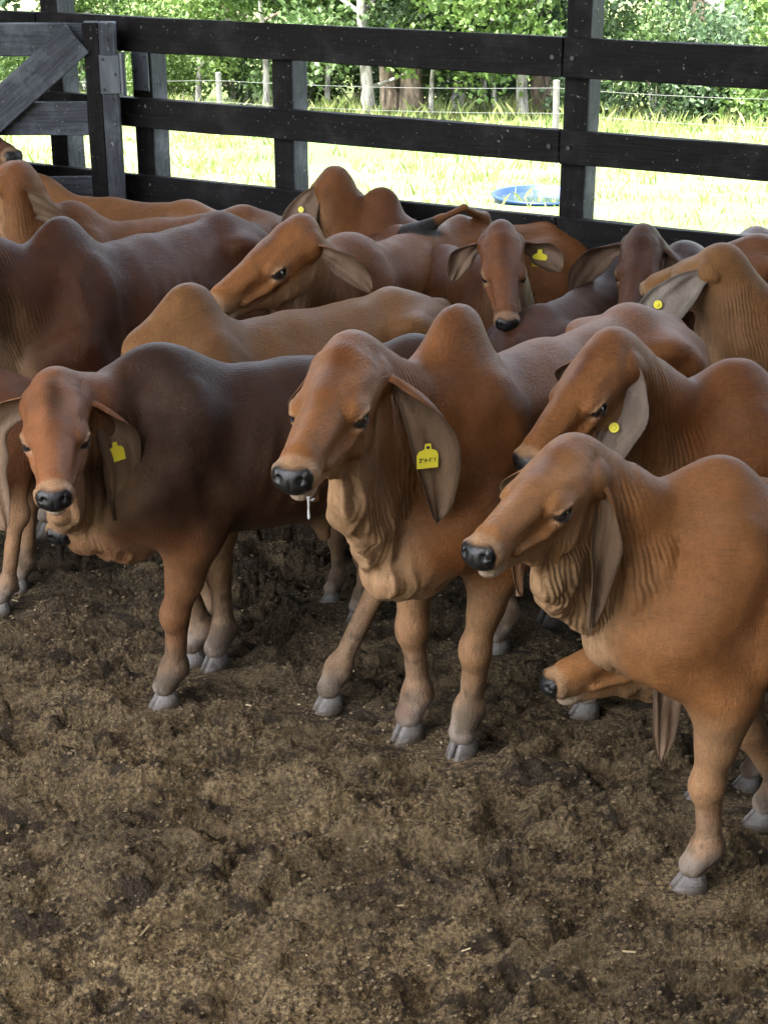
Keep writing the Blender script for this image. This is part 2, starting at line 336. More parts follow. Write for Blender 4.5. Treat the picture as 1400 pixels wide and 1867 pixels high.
def build_cow_mesh(name, c):
    detail = c.get('detail', 1); F = cow_field(c); c['_F'] = F
    P, Q = F.mesh(.0125 if detail else .016); P = F.project(P, 1)
    me = quads_to_mesh(name, P, Q)
    hp, HR, hs = c['poll'], c['HR'], c['hs']
    def hl(P): q = ((P - hp) @ HR) / hs; q[:, 1] /= .92; return q
    def inhead(P):
        h = hl(P); return (h[:, 0] > -.02) & (h[:, 0] < .52) & (np.abs(h[:, 1]) < .16) & (h[:, 2] > -.22) & (h[:, 2] < .09)
    def infine(P):
        h = hl(P); e = ((np.abs(h[:, 0] - .19) < .045) & (np.abs(h[:, 2] + .078) < .035) & (np.abs(h[:, 1]) > .05))
        return inhead(P) & (e | (h[:, 0] > .37))
    ax = c['axis']; edge = c['edge']
    def inneck(P):
        d = np.full(len(P), 9.)
        for A, B in zip(ax[1:-1], ax[2:]): d = np.minimum(d, seg_dist(P, A, B)[0])
        for A, B in zip(edge[:-1], edge[1:]): d = np.minimum(d, seg_dist(P, A, B)[0])
        return (d < .19) & ~(P[:, 0] < .02)
    if detail >= 1:
        refine(me, inhead)
        if detail >= 2: refine(me, lambda P: inhead(P) | inneck(P))
        else: refine(me, infine)
        P = F.project(verts(me), 2)
        if detail >= 2:
            me.vertices.foreach_set('co', P.astype(np.float32).ravel()); refine(me, infine); P = F.project(verts(me), 2)
    else: P = verts(me)
    h = hl(P); seed = c.get('seed', 0)
    D, G = F.grad(P, .003); Nn = G / (np.sqrt((G * G).sum(1)) + 1e-9)[:, None]
    # --- neck coordinate: fold phase runs along the neck
    best = np.full(len(P), 9.); u = np.zeros(len(P)); s0 = 0.
    pts = list(ax)
    for A, B in zip(pts[:-1], pts[1:]):
        d, t = seg_dist(P, A, B); L = np.linalg.norm(B - A); m = d < best; u[m] = (s0 + t[m] * L); best = np.minimum(best, d); s0 += L
    hm = sst(-.0, .06, h[:, 0]) * sst(.17, .12, np.abs(h[:, 1])) * sst(-.27, -.20, h[:, 2]) * sst(.52, .48, h[:, 0])      # head mask
    un = u / s0
    nm = sst(.08, .35, un) * sst(1.02, .80, un) * (1 - hm) * sst(.04, .16, P[:, 0]) * sst(.30, .22, best) * (1 - sst(.98, 1.06, P[:, 2]) * sst(.30, .15, P[:, 0]))
    de = np.full(len(P), 9.)
    for A, B in zip(edge[:-1], edge[1:]): de = np.minimum(de, seg_dist(P, A, B)[0])
    dm = sst(.15, .03, de) * (1 - hm * sst(-.14, -.10, h[:, 2]))
    # folds hang straight down: they vary along the neck and hardly with height
    nd = (hp - ax[0]) * V3(1, 1, 0); nd = unit(nd) if np.linalg.norm(nd) > .05 else V3(1, 0, 0); sd_ = V3(-nd[1], nd[0], 0)
    uh = P @ nd + .30 * np.abs(P @ sd_) - .22 * (P[:, 2] - .9)
    W = np.stack([P @ nd * 1.0 - .18 * P[:, 2], P @ sd_ * .9, P[:, 2] * .16], 1)
    fk_ = c.get('folds', 1.); rid0 = 1 - np.abs(noise3(W * V3(1, 1, 1.6), 9, seed + 23) * 2 - 1)
    rid = 1 - np.abs(noise3(W, 26, seed + 21) * 2 - 1); rid2 = 1 - np.abs(noise3(W, 55, seed + 22) * 2 - 1)
    P = P + Nn * (dm * ((rid - .55) * .021 + (rid2 - .5) * .006) * (.4 + 1.2 * noise3(P, 5, seed + 31)) * min(fk_, 1.15) + fk_ * nm * (1 - dm) * ((rid - .55) * .008 + (rid2 - .5) * .003) * (1. if detail >= 2 else .55) * (.3 + 1.4 * noise3(P, 4, seed + 32)) + (1 - dm) * (1 - hm) * sst(-.30, -.02, P[:, 0]) * sst(.5, .65, P[:, 2]) * (1 - sst(1.0, 1.08, P[:, 2])) * (rid0 - .55) * .016)[:, None]
    P = P + Nn * ((noise3(P, 7, seed + 1) - .5) * .010 * (1 - hm) + (noise3(P, 20, seed + 2) - .5) * .0035 * (1 - .6 * hm))[:, None] * sst(.1, .4, P[:, 2])[:, None]
    ribm = sst(-.68, -.52, P[:, 0]) * sst(-.16, -.28, P[:, 0]) * sst(.62, .70, P[:, 2]) * sst(.96, .88, P[:, 2]) * (np.abs(P[:, 1]) > .08); P = P + Nn * (ribm * .0028 * np.sin((P[:, 0] + .25 * P[:, 2]) / .062 * 6.283))[:, None]
    foldc = uh
    me.vertices.foreach_set('co', P.astype(np.float32).ravel()); me.polygons.foreach_set('use_smooth', np.ones(len(me.polygons), bool)); me.update()
    # --- coat colours (pigment only)
    red = np.array(c['red']); dark = np.array(c.get('dark', (red[0] * .42, red[1] * .34, red[2] * .32))); pale = np.array(c.get('pale', (.50, .31, .17)))
    n1 = noise3(P, 3.1, seed + 5); n2 = noise3(P, 12, seed + 6); n3 = noise3(P, 45, seed + 7)
    mixc = lambda A, B, t: A * (1 - t[:, None]) + B * t[:, None]
    col = np.tile(red, (len(P), 1))
    sad = c.get('shade', .5)        # darker pigment over neck, hump, flank
    col = mixc(col, dark, np.clip(sad * (sst(.25, .7, n1) * .6 + .5 * sst(.18, -.02, P[:, 0]) * sst(-.45, -.1, P[:, 0]) ) * sst(.55, .8, P[:, 2]) * (1 - hm), 0, .9))
    body = (1 - hm)
    col = mixc(col, pale, np.clip(sst(.62, .50, P[:, 2] + .04 * (n2 - .5)) * .55 * body + dm * .9 + nm * sst(.02, .20, de) * sst(.30, .16, de) * .25, 0, .85))
    dust = np.array((.34, .235, .155)); gry = np.array((.32, .275, .235))
    low = sst(.32, .10, P[:, 2] + .12 * (n2 - .5)) * (P[:, 2] < .5) * (1 - hm)
    col = mixc(col, dust, np.clip(low * (.75 + .3 * (n3 - .5)), 0, 1)); col = mixc(col, gry, np.clip(sst(.15, .07, P[:, 2] + .06 * (n3 - .5)), 0, .8) * (1 - hm))
    col = mixc(col, dark, np.clip(low * sst(.6, .85, noise3(P, 18, seed + 9)) * .5, 0, .5))
    # face
    fy = np.abs(h[:, 1]); up = sst(-.09, -.04, h[:, 2])
    fc = np.array(c.get('face', red * np.array((1.15, 1.2, 1.2)))); col = mixc(col, fc, np.clip(hm * .85 + sst(.55, .95, un) * (1 - hm) * ('face' in c) * .7, 0, 1))
    col = mixc(col, dark * 1.25, hm * np.clip(up * sst(.045, .0, fy + .02 * (n2 - .5)) * sst(.30, .12, h[:, 0]) * sst(-.02, .04, h[:, 0]) * .75, 0, 1))
    col = mixc(col, pale, hm * np.clip(sst(-.10, -.17, h[:, 2]) * .55 + sst(.30, .38, h[:, 0]) * sst(-.06, -.10, h[:, 2]) * .4, 0, .9))
    er = np.sqrt(((h[:, 0] - .187) / .040) ** 2 + ((h[:, 2] + .078) / .028) ** 2 + ((fy - .085) / .05) ** 2)
    col = mixc(col, np.array((.46, .29, .17)), hm * sst(1.25, .75, er) * .5)
    col = mixc(col, np.array((.02, .014, .012)), hm * sst(.74, .62, er))
    mz = np.sqrt(((h[:, 0] - .445) / .062) ** 2 + ((fy) / .085) ** 2 + ((h[:, 2] + .085) / .06) ** 2)
    col = mixc(col, np.array((.44, .29, .17)), hm * sst(1.08, .85, mz) * sst(.37, .41, h[:, 0]) * .6)
    col = mixc(col, np.array((.50, .40, .30)), hm * sst(-.124, -.132, h[:, 2]) * sst(.34, .38, h[:, 0]) * .8)
    pad = hm * sst(.428, .437, h[:, 0] + .26 * (.045 - fy) * (fy < .045) + .10 * (h[:, 2] + .085)) * sst(-.121, -.113, h[:, 2]) * sst(-.050, -.060, h[:, 2]) * sst(.051, .044, fy)
    col = mixc(col, np.array((.012, .012, .014)), pad)
    nost = hm * sst(1.5, 1.1, np.sqrt(((h[:, 0] - .444) / .017) ** 2 + ((fy - .037) / .013) ** 2 + ((h[:, 2] + .078) / .014) ** 2)); col = mixc(col, np.array((.006, .005, .005)), nost)
    td, tt_ = seg_dist(P, *c['tuftp']); col = mixc(col, np.array((.02, .015, .012)), sst(.075, .06, td) * sst(.0, .1, tt_) * (1 if 'tailw' in c else (P[:, 0] < -1.04)))
    if 'face' in c: col = mixc(col, fc * .8, np.clip(sst(.72, .55, P[:, 2]) * sst(-.15, .0, P[:, 0]) * (1 - hm) * sst(.12, .3, P[:, 2]) * .7, 0, 1))
    mud = sst(.26, .04, P[:, 2] + .10 * (n2 - .5)) * sst(.42, .66, noise3(P, 24, seed + 41)) * (1 - hm); col = mixc(col, np.array((.12, .088, .058)), np.clip(mud, 0, .85))
    spl = sst(.45, .2, P[:, 2]) * sst(.72, .80, noise3(P, 60, seed + 42)) * (1 - hm); col = mixc(col, np.array((.10, .07, .045)), spl * .7)
    col *= .60
    col *= (1 + .22 * (n2 - .5) + .25 * (n3 - .5))[:, None] * (1 + .25 * (n1 - .5))[:, None]
    at = me.color_attributes.new('coat', 'FLOAT_COLOR', 'POINT'); at.data.foreach_set('color', np.concatenate([np.clip(col, .003, 1), np.ones((len(P), 1))], 1).astype(np.float32).ravel())
    for nme, val in (('fold', foldc), ('foldmask', np.clip(nm + dm * .6, 0, 1) * fk_ * (1 - pad)), ('wet', np.clip(pad, 0, 1)), ('bare', hm)):
        a = me.attributes.new(nme, 'FLOAT', 'POINT'); a.data.foreach_set('value', val.astype(np.float32))
    return me

def ear_mesh(spine, opening, width, curl, thick=.006, seed=0, op0=None, hue=((.2, .1, .05), (.2, .15, .11)), rear=1):
    """a cupped, pointed leaf: spine = 4 Bezier points, opening = direction the hollow faces"""
    A = [np.asarray(p, float) for p in spine]; NS, NT = 26, 14
    bz = lambda t: (1 - t) ** 3 * A[0] + 3 * t * (1 - t) ** 2 * A[1] + 3 * t * t * (1 - t) * A[2] + t ** 3 * A[3]
    P, Nr = [], []
    for i in range(NS + 1):
        t = i / NS; tg = unit(bz(min(t + .01, 1)) - bz(max(t - .01, 0))); om = opening if op0 is None else unit(op0 * (1 - sst(.22, .75, t)) + opening * sst(.22, .75, t)); o = unit(om - tg * (om @ tg)); cr = np.cross(tg, o)
        w = width * (.34 + .66 * sst(0, .58, t)) * (1 - t ** 4) ** .62 * (1 + .04 * math.sin(t * 17 + seed)); a_ = curl * (1.0 - .62 * sst(.0, .75, t)) * (1 + .1 * math.sin(3 * t + seed))
        R = w / math.sin(min(a_, 1.5)) if a_ < 1.5 else w
        for j in range(NT + 1):
            v = j / NT * 2 - 1; an = a_ * v * (1.45 if v * rear > 0 else .85)
            P.append(bz(t) + cr * R * math.sin(an) - o * R * (math.cos(an) - math.cos(a_)) + o * (.0035 * math.sin(8 * v + 4 * t + seed) + .006 * math.sin(2.5 * v + 9 * t + seed)) * sst(.08, .3, t))
            Nr.append(-(cr * math.sin(an) - o * math.cos(an)) * 1.0)
    P = np.array(P); Nr = np.array(Nr); Nr[:] = [unit(n) for n in Nr]
    n = (NS + 1) * (NT + 1); th = np.array([thick * (1 - .6 * (abs(j / NT * 2 - 1) ** 3)) * (1 - .5 * i / NS) for i in range(NS + 1) for j in range(NT + 1)])
    inner = P; outer = P - Nr * th[:, None]
    # the hollow side points to 'opening'
    V = np.concatenate([inner, outer]); Fc, M = [], []
    id_ = lambda i, j, k: k * n + i * (NT + 1) + j
    for i in range(NS):
        for j in range(NT):
            Fc.append((id_(i, j, 0), id_(i, j + 1, 0), id_(i + 1, j + 1, 0), id_(i + 1, j, 0))); M.append(1)
            Fc.append((id_(i, j, 1), id_(i + 1, j, 1), id_(i + 1, j + 1, 1), id_(i, j + 1, 1))); M.append(0)
        for j in (0, NT): Fc.append((id_(i, j, 0), id_(i + 1, j, 0), id_(i + 1, j, 1), id_(i, j, 1))); M.append(0)
    for j in range(NT):
        for i in (0, NS): Fc.append((id_(i, j, 0), id_(i, j + 1, 0), id_(i, j + 1, 1), id_(i, j, 1))); M.append(0)
    me = bpy.data.meshes.new('ear'); me.from_pydata([tuple(v) for v in V], [], Fc); me.polygons.foreach_set('material_index', M)
    bm = bmesh.new(); bm.from_mesh(me); bmesh.ops.recalc_face_normals(bm, faces=bm.faces); bm.to_mesh(me); bm.free()
    me.polygons.foreach_set('use_smooth', [True] * len(me.polygons))
    co = np.array([hue[1]] * n + [hue[0]] * n); tt = np.tile(np.repeat(np.arange(NS + 1) / NS, NT + 1), 2); vv = np.abs(np.tile(np.arange(NT + 1) / NT * 2 - 1, 2 * (NS + 1)))
    co = co * (1 - .35 * (vv[:, None] > .85) * (tt[:, None] > .1)) * (1 + .5 * (noise3(V * V3(1, 1, .4), 30, seed) - .5))[:, None]; co[n:] = co[n:] * (1 - .55 * sst(.15, .8, tt[n:]))[:, None] + np.array((.16, .115, .085)) * .35 * sst(.15, .8, tt[n:])[:, None]
    ca = me.color_attributes.new('coat', 'FLOAT_COLOR', 'POINT'); ca.data.foreach_set('color', np.concatenate([np.clip(co, .003, 1), np.ones((len(V), 1))], 1).astype(np.float32).ravel())
    def surf(t, v, side=0):
        i = round(t * NS); j = round((v + 1) / 2 * NT); k = i * (NT + 1) + j; q = (inner if side == 0 else outer)[k]; nr = Nr[k] * (1 if side == 0 else -1)
        tg = unit(bz(min(t + .02, 1)) - bz(t - .02)); return q, nr, tg
    return me, surf

def hoof_mesh():
    """two claws side by side, toe forward (+x), each a wedge with a curved outer wall"""
    bm = bmesh.new()
    for q in (1, -1):
        rings = []
        for z, x0, x1, w in ((.0, -.040, .066, .041), (.010, -.041, .063, .041), (.035, -.038, .046, .037), (.058, -.034, .030, .033), (.075, -.028, .020, .026)):
            ring = []
            prof = [(0, 0), (.0, .55), (.12, .86), (.42, 1.), (.72, .82), (.92, .42), (1., .06)]
            for u, v in prof: ring.append(bm.verts.new((x0 + (x1 - x0) * u + (.004 if u == 0 else 0), q * (.0035 + w * v * (1 - .12 * u)), z)))
            for u in (.66, .33): ring.append(bm.verts.new((x0 + (x1 - x0) * u, q * .0035, z)))
            rings.append(ring)
        for a, b in zip(rings[:-1], rings[1:]):
            for i in range(len(a)): bm.faces.new((a[i], a[(i + 1) % len(a)], b[(i + 1) % len(a)], b[i]))
        bm.faces.new(rings[0]); bm.faces.new(rings[-1])
    bmesh.ops.recalc_face_normals(bm, faces=bm.faces)
    bmesh.ops.bevel(bm, geom=[e for e in bm.edges if e.calc_face_angle(0) > .6], offset=.003, segments=2, affect='EDGES')
    me = bpy.data.meshes.new('hoof'); bm.to_mesh(me); bm.free(); me.polygons.foreach_set('use_smooth', [True] * len(me.polygons)); return me

def eye_mesh():
    bm = bmesh.new(); bmesh.ops.create_uvsphere(bm, u_segments=24, v_segments=16, radius=.0215)
    me = bpy.data.meshes.new('eye'); bm.to_mesh(me); bm.free(); me.polygons.foreach_set('use_smooth', [True] * len(me.polygons)); return me

STROKES = {  # hand-drawn figures, on a 1 x 1.6 cell
 '2': [[(0, 1.25), (.3, 1.6), (.8, 1.5), (.85, 1.1), (.4, .5), (0, 0), (.95, .05)]], '4': [[(.1, 1.6), (.0, .75), (.85, .8)], [(.8, 1.6), (.75, 0)]],
 '-': [[(.1, .7), (.8, .75)]], '1': [[(.2, 1.2), (.5, 1.6), (.5, 0)]], '9': [[(.85, 1.2), (.5, 1.6), (.1, 1.25), (.4, .85), (.85, 1.2), (.75, 0)]],
 '7': [[(0, 1.5), (.9, 1.55), (.35, 0)]], '0': [[(.5, 1.6), (.1, 1.1), (.1, .4), (.5, 0), (.85, .5), (.85, 1.2), (.5, 1.6)]], '3': [[(.1, 1.5), (.7, 1.5), (.4, .9), (.85, .6), (.5, 0), (.05, .2)]]}
def tag_mesh(text, flag=True):
    """ear tag in its own frame: x right, y up along the tag, z out of the ear"""
    bm = bmesh.new()
    if flag:
        o = [(-.030, -.055), (.030, -.055), (.031, -.018), (.025, -.006), (.010, .0), (.008, .016), (-.008, .016), (-.010, .0), (-.025, -.006), (-.031, -.018)]
        fr = [bm.verts.new((x, y, .0045 + .002 * math.sin((x + .03) * 50))) for x, y in o]; bk = [bm.verts.new((x, y, .003 + .002 * math.sin((x + .03) * 50))) for x, y in o]
        bm.faces.new(fr); bm.faces.new(bk[::-1])
        for i in range(len(o)): bm.faces.new((fr[i], bk[i], bk[(i + 1) % len(o)], fr[(i + 1) % len(o)]))
        bmesh.ops.create_cone(bm, cap_ends=True, segments=14, radius1=.007, radius2=.004, depth=.006, matrix=Matrix.Translation((0, .006, .006)))
    else:
        bmesh.ops.create_cone(bm, cap_ends=True, segments=24, radius1=.0145, radius2=.0135, depth=.0025, matrix=Matrix.Translation((0, 0, .003)))
        bmesh.ops.create_cone(bm, cap_ends=True, segments=12, radius1=.006, radius2=.004, depth=.004, matrix=Matrix.Translation((0, 0, .006)))
    nb = len(bm.faces)
    def stroke(pts, r=.0011):
        for (x0, y0), (x1, y1) in zip(pts[:-1], pts[1:]):
            d = unit(V3(x1 - x0, y1 - y0, 0)); n = V3(-d[1], d[0], 0) * r; a = V3(x0, y0, 0) - d * r * .6; b = V3(x1, y1, 0) + d * r * .6
            vs = []
            for p in (a + n, a - n, b - n, b + n):
                z = (.0050 + .002 * math.sin((p[0] + .03) * 50)) if flag else .0046
                vs.append(bm.verts.new((p[0], p[1], z + .0004)))
            bm.faces.new(vs)
    if flag and text:
        w = .0068; x = -w * len(text) / 2
        for ch in text:
            for st in STROKES[ch]: stroke([(x + px * w * .78, -.036 + py * w * .95) for px, py in st])
            x += w
    elif not flag: stroke([(-.0012, .0115), (.0012, .0115)], .001)
    bm.faces.ensure_lookup_table()
    for i, f in enumerate(bm.faces): f.material_index = 1 if i >= nb else 0
    if not flag:
        for f in list(bm.faces)[26:nb]: f.material_index = 0
    me = bpy.data.meshes.new('ear_tag'); bm.to_mesh(me); bm.free(); return me

HOOF = EYE = None
def build_cow(c):
    """c: loc (x, y), yaw, s, poll / muzz in world metres, legs, colours ..."""
    global HOOF, EYE
    if HOOF is None: HOOF = hoof_mesh(); EYE = eye_mesh(); HOOF.materials.append(MAT['hoof']); EYE.materials.append(MAT['eye'])
    s = c['s']; R = rot_z(c['yaw']); o = V3(c['loc'][0], c['loc'][1], c.get('z', 0.)); tol = lambda w: R.T @ (np.asarray(w, float) - o) / s
    c['tol'] = tol; c['poll'] = tol(c['pollw']); mz = tol(c['muzzw']); c['HR'] = head_frame(c['poll'], mz, c.get('roll', 0.)); c['hs'] = np.linalg.norm(mz - c['poll']) / .46 if 'hs' not in c else c['hs']
    # the poll -> muzzle line of the head model lies a little below its local x axis
    t = .17; ct, st = math.cos(t), math.sin(t); c['HR'] = c['HR'] @ np.array([[ct, 0, -st], [0, 1, 0], [st, 0, ct]])
    c.setdefault('legs', ((0, 0),) * 4)
    body = bpy.data.objects.new('cow', build_cow_mesh('cow', c)); link(body)
    body.data.materials.append(MAT['coat']); body.location = o; body.rotation_euler = (0, 0, c['yaw']); body.scale = (s,) * 3
    body['label'] = c['label']; body['category'] = 'cow'; body['group'] = 'red zebu cattle crowded in the pen'
    hp, HR, hs = c['poll'], c['HR'], c['hs']; H = lambda x, y, z: hp + HR @ (V3(x, y, z) * hs)
    def child(name, me, par=body): ob = bpy.data.objects.new(name, me); link(ob); ob.parent = par; return ob
    for q in (1, -1):
        e = child('eye', EYE); e.location = H(.187, q * .0665, -.079); e.scale = (hs,) * 3
    out = {1: HR @ V3(0, 1, 0), -1: HR @ V3(0, -1, 0)}; dn = V3(0, 0, -1); fw = HR @ V3(1, 0, 0); upv = HR @ V3(0, 0, 1)
    for q in (1, -1):
        ec = c.get('ears', {}).get(q, {})
        if ec.get('skip'): continue
        L = ec.get('len', .35); r0 = H(.018, q * .080, -.072) if 'rootw' not in ec else tol(ec['rootw']); oo = out[q]
        hang = unit(ec['dir']) if 'dir' in ec else unit(dn + .10 * oo)
        if 'dirw' in ec: hang = unit(R.T @ np.asarray(ec['dirw'], float))
        spread = ec.get('spread', .20)
        b0 = r0 - oo * .012; b1 = r0 + oo * spread * L + .10 * L * upv * .0 + hang * .10 * L; b2 = r0 + oo * spread * .8 * L + hang * .55 * L; b3 = r0 + oo * spread * .2 * L + hang * L
        op = unit(oo * ec.get('oo', .75) + fw * ec.get('of', .15) + HR @ V3(0, 0, -1) * .0 + V3(0, 0, 0)); op = unit(op - hang * (op @ hang) * .9)
        if 'openw' in ec: op = unit(R.T @ np.asarray(ec['openw'], float))
        op0 = unit(fw * ec.get('f0', 1.) + oo * ec.get('o0', .15) - upv * .3)
        if 'openw' in ec: op0 = op
        rd = np.array(c['red']); me, surf = ear_mesh((b0, b1, b2, b3), op, ec.get('w', .056), ec.get('curl', 1.35), seed=c.get('seed', 0) + q, op0=op0, hue=(np.array(c.get('face', rd)) * .60, np.array(ec.get('inner', (.21, .135, .085))) * .62), rear=-q)
        me.materials.append(MAT['ear']); me.materials.append(MAT['ear']); ear = child('ear', me)
        if 'tag' in ec:
            kind, txt, tt, tv = ec['tag']; p, n, tg = surf(tt, tv, ec.get('side', 0)); n = unit(n)
            if ec.get('tagup', 'spine') == 'up': y = unit(V3(0, 0, 1) - n * n[2])
            else: y = unit(-tg - n * (-tg @ n))
            x = np.cross(y, n); tm = tag_mesh(txt, kind == 'flag'); tm.materials.append(MAT['tag_yellow']); tm.materials.append(MAT['ink'])
            tg_o = child('ear_tag', tm, ear); M = Matrix([list(x) + [0], list(y) + [0], list(n) + [0], [0, 0, 0, 1]]).transposed(); M.translation = Vector(p + n * .007); k = ec.get('tagscale', 1.)
            tg_o.matrix_local = M @ Matrix.Scale(k, 4)
    if c.get('brand'):
        V, Fq = [], []
        for bw in c['brand']:
            for k_ in (-1, 1):
                ring = []
                for j in range(15):
                    an = j / 14 * 2 * math.pi; w_ = V3(*bw) + V3(.011 * math.cos(an), 0, .0135 * math.sin(an) + k_ * .0135); lp = tol(w_); d_ = R.T @ V3(0, 1, -.1); F_ = c['_F']; q_ = lp - d_ * .25
                    for _ in range(24): q_ = q_ + d_ * float(F_.at(q_[None])[0]) * .8
                    ring.append(q_ - d_ * .001)
                tube(V, Fq, ring, [.0028] * 15, 5)
        b_ = child('brand_mark', quads_to_mesh('brand_mark', np.array(V), np.array(Fq))); b_.data.materials.append(MAT['brand'])
    if c.get('drool'):
        V, Fq = [], []; a = H(.432, .030, -.132); tube(V, Fq, [a + V3(0, 0, .006), a, a - V3(0, 0, .018), a - V3(0, 0, .033), a - V3(0, 0, .040), a - V3(0, 0, .045)], [.004, .003, .0018, .0028, .0036, .001], 8)
        b = H(.415, .037, -.140); tube(V, Fq, [a, (a + b) / 2 - V3(0, 0, .004), b], [.003, .003, .002], 8)
        d_ = child('saliva', quads_to_mesh('saliva', np.array(V), np.array(Fq))); d_.data.materials.append(MAT['saliva'])
    for hf, a in c['feet']:
        if c.get('nohoof'): break
        h = child('hoof', HOOF); h.location = (hf[0], hf[1], -.010); h.rotation_euler = (0, 0, a)
    return body
